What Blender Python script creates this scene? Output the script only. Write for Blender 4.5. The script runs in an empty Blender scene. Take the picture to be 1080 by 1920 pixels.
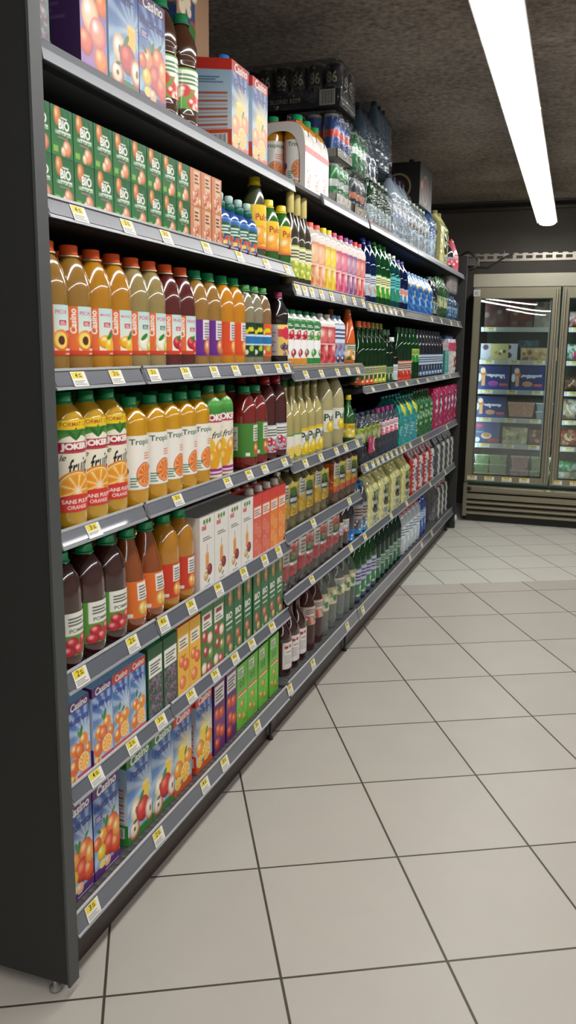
import bpy, math, random
import numpy as np
from mathutils import Matrix, Vector
PI = math.pi
C = bpy.context.scene.collection
SC = bpy.context.scene

# ------------------------------------------------------------ camera, world, exposure
cam = bpy.data.cameras.new('camera'); co = bpy.data.objects.new('camera', cam); C.objects.link(co)
cam.sensor_fit = 'VERTICAL'; cam.sensor_height = 24.0; cam.lens = 1587.025 / 1920 * 24.0
cam.clip_start = .02
YAW, PITCH, ROLL = -.341189348, -.191485158, .0115900996
f_ = Vector((math.sin(YAW)*math.cos(PITCH), math.cos(YAW)*math.cos(PITCH), math.sin(PITCH)))
r_ = Vector((math.cos(YAW), -math.sin(YAW), 0)); u_ = r_.cross(f_)
r2 = r_*math.cos(ROLL)+u_*math.sin(ROLL); u2 = -r_*math.sin(ROLL)+u_*math.cos(ROLL)
mw = Matrix(((r2.x, u2.x, -f_.x, 0), (r2.y, u2.y, -f_.y, 0), (r2.z, u2.z, -f_.z, 1.35), (0, 0, 0, 1)))
co.matrix_world = mw
SC.camera = co
SC.view_settings.view_transform = 'Standard'
SC.view_settings.look = 'None'
SC.view_settings.gamma = 1
SC.view_settings.use_curve_mapping = False
SC.view_settings.exposure = 0.0
LAMP = 20.0          # strength of the tube lights
FREEZE = 14.0         # strength of the freezer's lamps
w = bpy.data.worlds.new('world'); SC.world = w; w.use_nodes = True
w.node_tree.nodes['Background'].inputs[0].default_value = (.01, .01, .01, 1)
w.node_tree.nodes['Background'].inputs[1].default_value = 1

# ------------------------------------------------------------ colour helpers
def lin(c):
    if isinstance(c, str):
        c = [int(c[i:i+2], 16)/255 for i in (0, 2, 4)]
    c = np.array(c, float)
    return np.where(c <= .04045, c/12.92, ((c+.055)/1.055)**2.4)

# ------------------------------------------------------------ materials
MATS = {}
def mat(name, col=None, rough=.5, metal=0, emit=None, es=0, trans=0, ior=1.45, coat=0, attr=False, spec=.5, bump=None, cior=1.5):
    if name in MATS: return MATS[name]
    m = bpy.data.materials.new(name); m.use_nodes = True
    nt = m.node_tree; p = nt.nodes['Principled BSDF']; p.inputs['Coat IOR'].default_value = cior
    if col is not None: p.inputs['Base Color'].default_value = (*lin(col), 1)
    p.inputs['Roughness'].default_value = rough; p.inputs['Metallic'].default_value = metal
    p.inputs['Transmission Weight'].default_value = trans; p.inputs['IOR'].default_value = ior
    p.inputs['Coat Weight'].default_value = coat; p.inputs['Coat Roughness'].default_value = .035
    p.inputs['Specular IOR Level'].default_value = spec
    if emit is not None:
        p.inputs['Emission Color'].default_value = (*lin(emit), 1); p.inputs['Emission Strength'].default_value = es
    if attr:
        a = nt.nodes.new('ShaderNodeAttribute'); a.attribute_name = 'print'
        nt.links.new(a.outputs['Color'], p.inputs['Base Color'])
    if bump:
        tc = nt.nodes.new('ShaderNodeTexCoord'); n = nt.nodes.new('ShaderNodeTexNoise'); b = nt.nodes.new('ShaderNodeBump')
        n.inputs['Scale'].default_value = bump[0]; b.inputs['Strength'].default_value = bump[1]; b.inputs['Distance'].default_value = bump[2]
        nt.links.new(tc.outputs['Object'], n.inputs['Vector']); nt.links.new(n.outputs['Fac'], b.inputs['Height'])
        nt.links.new(b.outputs['Normal'], p.inputs['Normal'])
    MATS[name] = m
    return m
M_CARD = mat('printed_carton', attr=True, rough=.45, coat=.30, bump=(14, .25, .004))
M_CARD.node_tree.nodes['Principled BSDF'].inputs['Coat Roughness'].default_value = .28
M_LABEL = mat('printed_label', attr=True, rough=.38, coat=.25)
M_WRAP = mat('printed_film', attr=True, rough=.2, coat=.9, bump=(38, .8, .012))
M_JUICE = mat('juice_in_plastic', attr=True, rough=.2, coat=1.0, cior=1.75)
M_CLEAR = mat('tinted_clear_plastic', attr=True, rough=.04, trans=.75, ior=1.33, coat=.5)
M_MILKY = mat('bright_clear_plastic', attr=True, rough=.08, trans=.35, ior=1.33, coat=.8)
M_GLASSB = mat('tinted_bottle_glass', attr=True, rough=.05, trans=.75, ior=1.4, coat=.6)
M_CAP = mat('cap_plastic', attr=True, rough=.4, coat=.15)
M_CAN = mat('printed_can', attr=True, rough=.28, metal=.35, coat=.4)
M_SHINY = mat('film_wrapped_carton', attr=True, rough=.25, coat=1.0, bump=(26, .4, .006))
M_BOARD = mat('cardboard', attr=True, rough=.85)
M_DARK = mat('dark_powder_coated_steel', '29292b', .5, bump=(400, .15, .001))
M_PANEL = mat('charcoal_end_panel', '2c2d2c', .55, bump=(300, .2, .001))
M_STEEL = mat('grey_steel', '55575b', .45, metal=.3)
M_RAIL = mat('silver_grey_rail', 'a2a5aa', .3, metal=.2)
M_RAILP = mat('brushed_silver_rail', '83868b', .3, metal=.3)
M_RAILIN = mat('smoke_grey_rail_insert', '666a73', .3, coat=.6)
M_CLIP = mat('clear_rail_lip', 'c4c8cc', .18, coat=.8)
M_TAG = mat('price_tag_paper', attr=True, rough=.5, coat=.5)

def film_material():
    m = bpy.data.materials.new('clear_shrink_film'); m.use_nodes = True; nt = m.node_tree
    for n in list(nt.nodes): nt.nodes.remove(n)
    o = nt.nodes.new('ShaderNodeOutputMaterial'); mx = nt.nodes.new('ShaderNodeMixShader')
    t = nt.nodes.new('ShaderNodeBsdfTransparent'); g = nt.nodes.new('ShaderNodeBsdfGlossy')
    t.inputs[0].default_value = (.93, .95, .95, 1); g.inputs['Roughness'].default_value = .12
    tc = nt.nodes.new('ShaderNodeTexCoord'); n = nt.nodes.new('ShaderNodeTexNoise'); b = nt.nodes.new('ShaderNodeBump')
    n.inputs['Scale'].default_value = 30; n.inputs['Distortion'].default_value = 1.5
    b.inputs['Strength'].default_value = .9; b.inputs['Distance'].default_value = .02
    lw = nt.nodes.new('ShaderNodeLayerWeight'); lw.inputs['Blend'].default_value = .25
    nt.links.new(tc.outputs['Object'], n.inputs['Vector']); nt.links.new(n.outputs['Fac'], b.inputs['Height'])
    nt.links.new(b.outputs['Normal'], g.inputs['Normal']); nt.links.new(b.outputs['Normal'], lw.inputs['Normal'])
    ma = nt.nodes.new('ShaderNodeMath'); ma.operation = 'MULTIPLY_ADD'; ma.inputs[1].default_value = .55; ma.inputs[2].default_value = .06
    nt.links.new(lw.outputs['Fresnel'], ma.inputs[0]); nt.links.new(ma.outputs[0], mx.inputs[0])
    nt.links.new(t.outputs[0], mx.inputs[1]); nt.links.new(g.outputs[0], mx.inputs[2]); nt.links.new(mx.outputs[0], o.inputs[0])
    return m
M_FILM = film_material()

# ------------------------------------------------------------ printed artwork: colours sampled on a fine vertex grid
_T = {}
def text_tris(s, bold=0.0):
    k = (s, bold)
    if k in _T: return _T[k]
    cu = bpy.data.curves.new('t', 'FONT'); cu.body = s; cu.offset = bold; cu.resolution_u = 4
    ob = bpy.data.objects.new('t', cu)
    me = bpy.data.meshes.new_from_object(ob); me.calc_loop_triangles()
    v = np.array([q.co[:2] for q in me.vertices]); t = np.array([q.vertices[:] for q in me.loop_triangles])
    bpy.data.objects.remove(ob); bpy.data.meshes.remove(me); bpy.data.curves.remove(cu)
    v = (v-v.min(0)); tr = v[t]
    _T[k] = (tr, v.max(0)); return _T[k]

class Art:
    # x runs 0..1 to the right, y 0..1 upwards; radii are fractions of the width
    def __init__(s, w, h, base, px=.0013):
        s.w, s.h = w, h; s.nx = max(3, int(w/px)); s.ny = max(3, int(h/px))
        s.x, s.y = np.meshgrid(np.linspace(0, 1, s.nx+1), np.linspace(0, 1, s.ny+1))
        s.a = h/w; s.e = 1.0/s.nx
        s.c = np.ones(s.x.shape+(3,))*lin(base)
    def mixm(s, m, c):
        c = lin(c) if not isinstance(c, np.ndarray) or c.ndim == 1 and c.max() > 1 else c
        s.c = s.c*(1-m[..., None])+c*m[..., None]; return s
    def put(s, m, c): return s.mixm(m, lin(c))
    def rect(s, x0, y0, x1, y1, c):
        e = s.e*.5; ey = e/s.a
        m = (np.clip((s.x-x0)/e/2+.5, 0, 1)*np.clip((x1-s.x)/e/2+.5, 0, 1)*np.clip((s.y-y0)/ey/2+.5, 0, 1)*np.clip((y1-s.y)/ey/2+.5, 0, 1))
        return s.put(m, c)
    def grad(s, y0, y1, c0, c1, x0=-1, x1=2):
        t = np.clip((s.y-y0)/(y1-y0), 0, 1)[..., None]
        m = ((s.y >= y0) & (s.y <= y1) & (s.x >= x0) & (s.x <= x1)).astype(float)
        return s.mixm(m, lin(c0)*(1-t)+lin(c1)*t)
    def circ(s, cx, cy, r, c, k=1.0, soft=0, rot=0):
        dx = s.x-cx; dy = (s.y-cy)*s.a
        X = dx*math.cos(rot)+dy*math.sin(rot); Y = -dx*math.sin(rot)+dy*math.cos(rot)
        d = np.sqrt(X**2+(Y/k)**2)
        return s.put(np.clip((r-d)/(s.e+soft)+.5, 0, 1), c)
    def fruit(s, cx, cy, r, c, hi='fff0c0', lo=None, k=1.0, rot=0):
        s.circ(cx, cy, r, lo or c, k, 0, rot)
        s.circ(cx-.08*r, cy+.1*r/s.a, r*.8, c, k, r*.4, rot)
        return s.circ(cx-.3*r, cy+.35*r/s.a, r*.3, hi, k, r*.4, rot)
    def slice(s, cx, cy, r, c='f08a18', c2='ffc65a', rim='fff0c8', rot=0):
        s.circ(cx, cy, r, c); s.circ(cx, cy, r*.9, rim); s.circ(cx, cy, r*.84, c2)
        dx = s.x-cx; dy = (s.y-cy)*s.a; d = np.hypot(dx, dy); a = np.arctan2(dy, dx)+rot
        q = np.abs(((a/(2*PI)*9) % 1)-.5)*2
        s.put(np.clip((q-.78)*6, 0, 1)*(d < r*.8), rim)
        return s.put(np.clip((.6-q)*3, 0, .6)*(d < r*.75)*(d > r*.15), c)
    def leaf(s, cx, cy, r, c='2f8a2c', rot=.6, k=.4): return s.circ(cx, cy, r, c, k, 0, rot)
    def burst(s, cx, cy, c, n=11, amt=.6, y0=0, y1=1):
        a = np.arctan2((s.y-cy)*s.a, s.x-cx); q = .5+.5*np.cos(a*n+np.sin(a*3)*1.3)
        m = np.clip(q*1.5-.4, 0, 1)*amt*((s.y >= y0) & (s.y <= y1))
        return s.put(m, c)
    def glow(s, cx, cy, r, c, amt=1): 
        d = np.hypot(s.x-cx, (s.y-cy)*s.a); return s.put(np.clip(1-d/r, 0, 1)*amt, c)
    def dots(s, x0, y0, x1, y1, cols, n, r, seed=1, hi=None):
        g = random.Random(seed)
        for i in range(n):
            x, y = g.uniform(x0, x1), g.uniform(y0, y1); rr = r*g.uniform(.7, 1.2)
            s.circ(x, y, rr, cols[i % len(cols)], 1, rr*.3)
            if hi: s.circ(x-.3*rr, y+.3*rr/s.a, rr*.3, hi, 1, rr*.3)
        return s
    def bars(s, x0, y0, x1, y1, n, c, vert=False):
        for i in range(n):
            if vert:
                a = x0+(x1-x0)*i/n; s.rect(a, y0, a+(x1-x0)/n*(.3+.35*((i*7) % 3)/2), y1, c)
            else:
                b = y0+(y1-y0)*i/n; s.rect(x0, b, x1-(x1-x0)*.25*((i*5) % 3)/2, b+(y1-y0)/n*.5, c)
        return s
    def text(s, t, cx, cy, wd, c, hh=None, shear=0, rot=0, bold=.015):
        tr, mx = text_tris(t, bold); tr = tr.copy()
        tr[..., 0] += tr[..., 1]*shear
        W = mx[0]+mx[1]*shear; k = wd/W; kh = (hh*s.a/mx[1]) if hh else k
        P = np.stack([(tr[..., 0]-W/2)*k, (tr[..., 1]-mx[1]/2)*kh], -1)
        X = P[..., 0]*math.cos(rot)-P[..., 1]*math.sin(rot)+cx; Y = (P[..., 0]*math.sin(rot)+P[..., 1]*math.cos(rot))/s.a+cy
        SS = 3; H, Wd = (s.ny+1)*SS, (s.nx+1)*SS; mask = np.zeros((H, Wd))
        gx = (X*s.nx+.5)*SS-.5; gy = (Y*s.ny+.5)*SS-.5
        for i in range(len(gx)):
            a, b, d = [(gx[i][j], gy[i][j]) for j in range(3)]
            x0 = max(0, int(min(a[0], b[0], d[0]))); x1 = min(Wd-1, int(max(a[0], b[0], d[0]))+1)
            y0 = max(0, int(min(a[1], b[1], d[1]))); y1 = min(H-1, int(max(a[1], b[1], d[1]))+1)
            if x1 <= x0 or y1 <= y0: continue
            xx, yy = np.meshgrid(np.arange(x0, x1+1), np.arange(y0, y1+1))
            def ed(p, q): return (q[0]-p[0])*(yy-p[1])-(q[1]-p[1])*(xx-p[0])
            e1, e2, e3 = ed(a, b), ed(b, d), ed(d, a)
            ins = ((e1 >= 0) & (e2 >= 0) & (e3 >= 0)) | ((e1 <= 0) & (e2 <= 0) & (e3 <= 0))
            mask[y0:y1+1, x0:x1+1][ins] = 1
        m = mask.reshape(s.ny+1, SS, s.nx+1, SS).mean((1, 3))
        return s.put(m, c)

class MB:
    def __init__(s): s.v = []; s.f = []; s.c = []; s.n = 0; s.mi = []; s.sm = []
    def add(s, v, f, c=(1, 1, 1), mi=0, smooth=False):
        v = np.asarray(v, float).reshape(-1, 3); c = np.asarray(c, float)
        if c.ndim == 1: c = np.tile(c, (len(v), 1))
        s.v.append(v); s.c.append(c.reshape(-1, 3)); s.f += [tuple(int(i)+s.n for i in q) for q in f]
        s.mi += [mi]*len(f); s.sm += [smooth]*len(f); s.n += len(v); return s
    def grid(s, P, c=(1, 1, 1), mi=0, smooth=False, flip=False):
        ny, nx = P.shape[:2]; i = np.arange(ny*nx).reshape(ny, nx)
        q = np.stack([i[:-1, :-1], i[:-1, 1:], i[1:, 1:], i[1:, :-1]], -1).reshape(-1, 4)
        if flip: q = q[:, ::-1]
        c = np.asarray(c, float)
        return s.add(P, q.tolist(), c if c.ndim == 1 else c.reshape(-1, 3), mi, smooth)
    def box(s, a, b, c=(1, 1, 1), mi=0):
        (x0, y0, z0), (x1, y1, z1) = a, b
        v = [(x0, y0, z0), (x1, y0, z0), (x1, y1, z0), (x0, y1, z0), (x0, y0, z1), (x1, y0, z1), (x1, y1, z1), (x0, y1, z1)]
        for q in ((3, 2, 1, 0), (4, 5, 6, 7), (0, 1, 5, 4), (1, 2, 6, 5), (2, 3, 7, 6), (3, 0, 4, 7)):
            s.add([v[k] for k in q], [(0, 1, 2, 3)], c, mi)
        return s
    def lathe(s, prof, n=28, c=(1, 1, 1), mi=0, ex=2.0, cx=0, cy=0, ky=1.0, smooth=True):
        # prof: (radius, z) or (radius, z, colour); ex > 2 squares the section off
        t = np.linspace(0, 2*PI, n+1); ct, st = np.cos(t), np.sin(t)
        k = (np.abs(ct)**ex+np.abs(st)**ex)**(-1/ex)
        P = np.array([[(cx+p[0]*k[j]*ct[j], cy+p[0]*ky*k[j]*st[j], p[1]) for j in range(n+1)] for p in prof])
        cc = np.array([[p[2] if len(p) > 2 else c]*(n+1) for p in prof], float)
        return s.grid(P, cc, mi, smooth)
    def tube(s, pts, r, n=8, c=(1, 1, 1), mi=0):
        pts = [Vector(p) for p in pts]; rows = []
        for i, p in enumerate(pts):
            d = (pts[min(i+1, len(pts)-1)]-pts[max(i-1, 0)]).normalized()
            a = d.cross(Vector((0, 0, 1)) if abs(d.z) < .9 else Vector((1, 0, 0))).normalized(); b = d.cross(a)
            rows.append([tuple(p+a*r*math.cos(q)+b*r*math.sin(q)) for q in np.linspace(0, 2*PI, n+1)])
        return s.grid(np.array(rows), c, mi, True)
    def mesh(s, name, mats):
        me = bpy.data.meshes.new(name); v = np.concatenate(s.v)
        me.from_pydata(v.tolist(), [], s.f)
        a = me.color_attributes.new('print', 'FLOAT_COLOR', 'POINT')
        c = np.ones((len(v), 4), np.float32); c[:, :3] = np.concatenate(s.c); a.data.foreach_set('color', c.ravel())
        me.polygons.foreach_set('material_index', s.mi); me.polygons.foreach_set('use_smooth', s.sm)
        for m in (mats if isinstance(mats, (list, tuple)) else [mats]): me.materials.append(m)
        me.update(); return me
    def build(s, name, mats, parent=None, loc=None):
        o = bpy.data.objects.new(name, s.mesh(name, mats)); C.objects.link(o)
        if parent: o.parent = parent
        if loc: o.location = loc
        return o
def L(c): return tuple(lin(c))
def empty(name, loc=(0, 0, 0), rz=0):
    o = bpy.data.objects.new(name, None); o.empty_display_size = .05; C.objects.link(o); o.location = loc; o.rotation_euler = (0, 0, rz); return o
def tag(o, label, cat, group=None):
    o['label'] = label; o['category'] = cat
    if group: o['group'] = group
    return o
def struct(o): o['kind'] = 'structure'; return o
def copy_tree(o, parent=None):
    c = o.copy(); C.objects.link(c)
    if parent: c.parent = parent
    for ch in KIDS.get(o.name, []): 
        copy_tree(ch, c)
    return c
KIDS = {}
def index_kids(o):
    KIDS[o.name] = list(o.children)
    for c in o.children: index_kids(c)

# ------------------------------------------------------------ room
def node_mat(name, fn, rough=.6):
    m = bpy.data.materials.new(name); m.use_nodes = True; nt = m.node_tree; fn(nt, nt.nodes['Principled BSDF']); return m
def nd(nt, t, **k):
    n = nt.nodes.new(t)
    for a, b in k.items(): setattr(n, a, b)
    return n
def mth(nt, op, a, b=None, c=None):
    n = nd(nt, 'ShaderNodeMath', operation=op)
    for i, q in enumerate((a, b, c)):
        if q is None: continue
        if isinstance(q, (int, float)): n.inputs[i].default_value = q
        else: nt.links.new(q, n.inputs[i])
    return n.outputs[0]
def tiles(nt, p, su, ou, sn, on, g):
    # square floor tiles laid at 28.5 degrees to the shelving: u along the joints, n across
    geo = nd(nt, 'ShaderNodeNewGeometry'); sp = nd(nt, 'ShaderNodeSeparateXYZ'); nt.links.new(geo.outputs['Position'], sp.inputs[0])
    X, Y = sp.outputs[0], sp.outputs[1]
    u = mth(nt, 'ADD', mth(nt, 'MULTIPLY', X, .879), mth(nt, 'MULTIPLY', Y, .477))
    n = mth(nt, 'ADD', mth(nt, 'MULTIPLY', X, -.477), mth(nt, 'MULTIPLY', Y, .879))
    uu = mth(nt, 'DIVIDE', mth(nt, 'SUBTRACT', u, ou), su); nn = mth(nt, 'DIVIDE', mth(nt, 'SUBTRACT', n, on), sn)
    def edge(t, s):
        fr = mth(nt, 'FRACT', t); d = mth(nt, 'MINIMUM', fr, mth(nt, 'SUBTRACT', 1.0, fr))
        d = mth(nt, 'MULTIPLY', d, s)
        mr = nd(nt, 'ShaderNodeMapRange'); nt.links.new(d, mr.inputs[0]); mr.inputs[1].default_value = g*.75; mr.inputs[2].default_value = g*1.15
        return mr.outputs[0]
    e = mth(nt, 'MINIMUM', edge(uu, su), edge(nn, sn))
    cb = nd(nt, 'ShaderNodeCombineXYZ'); nt.links.new(mth(nt, 'FLOOR', uu), cb.inputs[0]); nt.links.new(mth(nt, 'FLOOR', nn), cb.inputs[1])
    wn = nd(nt, 'ShaderNodeTexWhiteNoise', noise_dimensions='3D'); nt.links.new(cb.outputs[0], wn.inputs[0])
    nz = nd(nt, 'ShaderNodeTexNoise'); nt.links.new(geo.outputs['Position'], nz.inputs['Vector']); nz.inputs['Scale'].default_value = 6; nz.inputs['Detail'].default_value = 6
    v = mth(nt, 'ADD', mth(nt, 'MULTIPLY', wn.outputs['Value'], .35), mth(nt, 'MULTIPLY', nz.outputs['Fac'], .65))
    mx = nd(nt, 'ShaderNodeMix', data_type='RGBA'); nt.links.new(v, mx.inputs[0]); mx.inputs[6].default_value = (*lin(TILE_A), 1); mx.inputs[7].default_value = (*lin(TILE_B), 1)
    m2 = nd(nt, 'ShaderNodeMix', data_type='RGBA'); nt.links.new(e, m2.inputs[0]); m2.inputs[6].default_value = (*lin('4a4238'), 1); nt.links.new(mx.outputs[2], m2.inputs[7])
    nt.links.new(m2.outputs[2], p.inputs['Base Color'])
    p.inputs['Roughness'].default_value = .42; p.inputs['Specular IOR Level'].default_value = .35
    b = nd(nt, 'ShaderNodeBump'); b.inputs['Distance'].default_value = .0015; b.inputs['Strength'].default_value = .8; nt.links.new(e, b.inputs['Height']); nt.links.new(b.outputs[0], p.inputs['Normal'])
TILE_A, TILE_B = 'b3aea5', 'c1bcb3'
M_T1 = node_mat('beige_floor_tiles', lambda nt, p: tiles(nt, p, .3775, .248, .4010, 1.600, .0030))
TILE_A, TILE_B = 'c8c7bd', 'd6d5cb'
M_T2 = node_mat('small_beige_floor_tiles', lambda nt, p: tiles(nt, p, .2870, 1.655, .3050, 4.590, .0024))
X0, X1, Y0, Y1, ZC = -4.2, 3.6, -11.2, 7.56, 2.56
# the floor is laid in two fields that meet on a line parallel to the tiles: n = 4.59
def nline(x): return (4.595+.477*x)/.879
fb = MB()
fb.add([(X0, Y0, 0), (X1, Y0, 0), (X1, nline(X1), 0), (X0, nline(X0), 0)], [(0, 1, 2, 3)], mi=0)
fb.add([(X0, nline(X0), 0), (X1, nline(X1), 0), (X1, Y1, 0), (X0, Y1, 0)], [(0, 1, 2, 3)], mi=1)
struct(fb.build('floor', [M_T1, M_T2]))
def ceil_m(nt, p):
    geo = nd(nt, 'ShaderNodeNewGeometry')
    n1 = nd(nt, 'ShaderNodeTexNoise'); n1.inputs['Scale'].default_value = 38; n1.inputs['Detail'].default_value = 6; n1.inputs['Roughness'].default_value = .7
    n2 = nd(nt, 'ShaderNodeTexNoise'); n2.inputs['Scale'].default_value = 2.2; n2.inputs['Detail'].default_value = 3
    for n in (n1, n2): nt.links.new(geo.outputs['Position'], n.inputs['Vector'])
    cr = nd(nt, 'ShaderNodeValToRGB'); cr.color_ramp.elements[0].position = .36; cr.color_ramp.elements[1].position = .62
    cr.color_ramp.elements[0].color = (*lin('726860'), 1); cr.color_ramp.elements[1].color = (*lin('beb3a8'), 1)
    v = mth(nt, 'ADD', mth(nt, 'MULTIPLY', n1.outputs['Fac'], .7), mth(nt, 'MULTIPLY', n2.outputs['Fac'], .3))
    nt.links.new(v, cr.inputs[0]); nt.links.new(cr.outputs[0], p.inputs['Base Color'])
    b = nd(nt, 'ShaderNodeBump'); b.inputs['Distance'].default_value = .02; b.inputs['Strength'].default_value = .9
    nt.links.new(n1.outputs['Fac'], b.inputs['Height']); nt.links.new(b.outputs[0], p.inputs['Normal']); p.inputs['Roughness'].default_value = .95
M_CEIL = node_mat('sprayed_brown_ceiling', ceil_m)
struct(MB().box((X0, Y0, ZC), (X1, Y1, ZC+.1)).build('ceiling', M_CEIL))
M_WB = mat('charcoal_wall_paint', '5a5651', .8, bump=(60, .2, .002)); M_WL = mat('pale_wall_paint', 'a8a49c', .8, bump=(60, .2, .002))
struct(MB().box((X0-.1, Y0, 0), (X0, Y1, ZC)).build('wall_left', M_WB))
struct(MB().box((X1, Y0, 0), (X1+.1, Y1, ZC)).build('wall_right', M_WL))
struct(MB().box((X0-.1, Y1, 0), (X1+.1, Y1+.1, ZC)).build('wall_back', M_WB))
struct(MB().box((X0-.1, Y0-.1, 0), (X1+.1, Y0, ZC)).build('wall_front', M_WL))

# ------------------------------------------------------------ ceiling lights
M_TUBE = mat('lit_light_diffuser', 'ffffff', .5, emit='fffdfa', es=LAMP)
M_HOUS = mat('white_light_housing', 'c8c4c0', .5)
def light(cx, cy, length, ang, label, z=2.325, w=.145):
    e = empty('ceiling_light', (cx, cy, z), ang); tag(e, label, 'ceiling light')
    h = length/2
    P = [(-.05, .06), (-.066, .035), (-w/2, .006), (-w/2, 0)]
    m = MB(); prof = [(-.04, .06), (-w/2-.004, .012), (-w/2-.004, .002), (-w/2, .002), (-w/2+.004, .012), (w/2-.004, .012), (w/2, .002), (w/2+.004, .002), (w/2+.004, .012), (.04, .06), (-.04, .06)]
    m.grid(np.array([[(x, y, zz) for x, zz in prof] for y in (-h, h)]))
    for y in (-h, h): m.add([(x, y, zz) for x, zz in prof[:-1]], [tuple(range(10))])
    m.build('housing', M_HOUS, e)
    d = MB(); t = np.linspace(0, PI, 9); q = [(-(w/2-.006)*math.cos(a), .011-.030*math.sin(a)**.8) for a in t]
    d.grid(np.array([[(x, y, zz) for x, zz in q] for y in (-h+.004, h-.004)]), flip=False, smooth=True)
    for y in (-h+.004, h-.004): d.add([(x, y, zz) for x, zz in q], [tuple(range(9))])
    d.build('diffuser', M_TUBE, e)
    for y in (-h+.25, h-.25): MB().lathe([(.006, .05), (.006, ZC-z)], 8).build('hanger', M_STEEL, e, (0, y, 0))
    return e
AL = math.radians(1.15)
light(-.398, 5.52, 3.30, AL, 'long lit ceiling light running away above the aisle, far end')
light(-.331, 2.19, 3.30, AL, 'long lit ceiling light over the aisle, nearer the viewer')
light(-.265, -1.15, 3.30, AL, 'lit ceiling light over the aisle behind the viewer')
light(1.75, 4.6, 3.30, 0, 'added fill ceiling light out of view to the right, far end')  # unseen row on the right, added as fill light for the floor
light(1.75, 1.2, 3.30, 0, 'added fill ceiling light out of view to the right, near end')
light(1.75, -2.2, 3.30, 0, 'added fill ceiling light out of view to the right, behind the viewer')
def strip(a, b, label):
    light((a[0]+b[0])/2, (a[1]+b[1])/2, math.hypot(b[0]-a[0], b[1]-a[1]), math.atan2(b[1]-a[1], b[0]-a[0])-PI/2, label, z=2.31, w=.11)
# added strips behind the viewer, placed only to be mirrored in the freezer doors
strip((-.73, -3.85), (1.07, -8.37), 'longest askew strip behind the viewer, added for the freezer glass reflection')
strip((-.69, -2.98), (.41, -4.56), 'short askew strip behind the viewer, added for the freezer glass reflection')
strip((-.08, -7.06), (1.14, -10.6), 'farthest askew strip behind the viewer, added for the freezer glass reflection')

# ------------------------------------------------------------ gondola shelving
XF = -.940
tag_cache = {}
def tag_mesh(d):
    if d in tag_cache: return tag_cache[d]
    a = Art(.050, .036, 'ecebe4', .0011); a.rect(.06, .52, .8, .96, 'e8d23a')
    a.text(d, .36, .75, .17, '20201c', hh=.34); a.bars(.52, .62, .72, .9, 2, '303028'); a.bars(.08, .1, .9, .45, 3, '8a8a84')
    m = MB(); P = np.stack([np.zeros_like(a.x), (a.x-.5)*a.w, (a.y-.5)*a.h], -1); m.grid(P, a.c)
    tag_cache[d] = m.mesh('price_tag', M_TAG); return tag_cache[d]
def shelf(label, y0, y1, zt, zb, depth, tags, plain=False, rails=None):
    """one shelf: pan, front price rail(s) and the price tags clipped in them"""
    xb = XF-.045; s = empty('shelf', (-1.2, (y0+y1)/2, zt-.035)); tag(s, label, 'shelf', 'shelves of the wall shelving'); ch = []
    m = MB().box((xb-depth, y0, zt-.035), (xb, y1, zt-.012))
    for k in range(int((y1-y0)/.028)):            # punched slots along the front edge
        y = y0+.014+k*.028
        m.box((xb+.006, y, zt-.0125), (xb+.024, y+.012, zt-.0117), mi=1)
    m.box((xb, y0, zt-.024), (XF-.012, y1, zt-.0125))
    ch.append(m.build('shelf_board', [M_STEEL if zt < .3 else M_DARK, M_WB], s))
    for (a, b) in (rails or [(y0, y1)]):
        r = MB(); h = zt-zb
        pr = [(-.0150, -.012), (-.0145, .0), (-.012, .001), (-.009, -.002), (-.0125, -.004), (-.0005, -h+.005), (.002, -h+.004), (.003, -h), (-.002, -h), (-.015, -.02)]
        if plain: pr = [(-.0150, -.012), (-.014, 0), (-.010, -.002), (-.008, -.005), (-.003, -h*.5), (.001, -h), (-.004, -h), (-.015, -.02)]
        P = np.array([[(XF+x, y, zt+z) for x, z in pr] for y in (a+.002, b-.002)])
        r.grid(P)
        for y in (a+.002, b-.002): r.add([(XF+x, y, zt+z) for x, z in pr], [tuple(range(len(pr)))])
        if not plain:
            i0, i1 = (-.0115, -.0065), (-.0010, -h+.0075)
            r.grid(np.array([[(XF+i0[0]+.0012, y, zt+i0[1]), (XF+i1[0]+.0012, y, zt+i1[1])] for y in (a+.004, b-.004)]), mi=1)
            r.box((XF-.0125, a+.002, zt-.0035), (XF-.0085, b-.002, zt+.0012), mi=2)
        ch.append(r.build('price_rail', [M_RAILP if plain else M_RAIL, M_RAILIN, M_CLIP], s))
    h = zt-zb; tilt = math.atan2(.0115, h-.012)
    for i, y in enumerate(tags):
        o = bpy.data.objects.new('price_tag', tag_mesh('3432'[int(y*37) % 4])); C.objects.link(o); o.parent = s; ch.append(o)
        o.location = (XF-.0035, y, zt-h/2-.0005); o.rotation_euler = (0, -tilt, 0)
        o.scale = (1, 1, min(1, (h-.010)/.034))
    for c in ch: c.location = Vector(c.location)-Vector(s.location)
    return s
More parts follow.
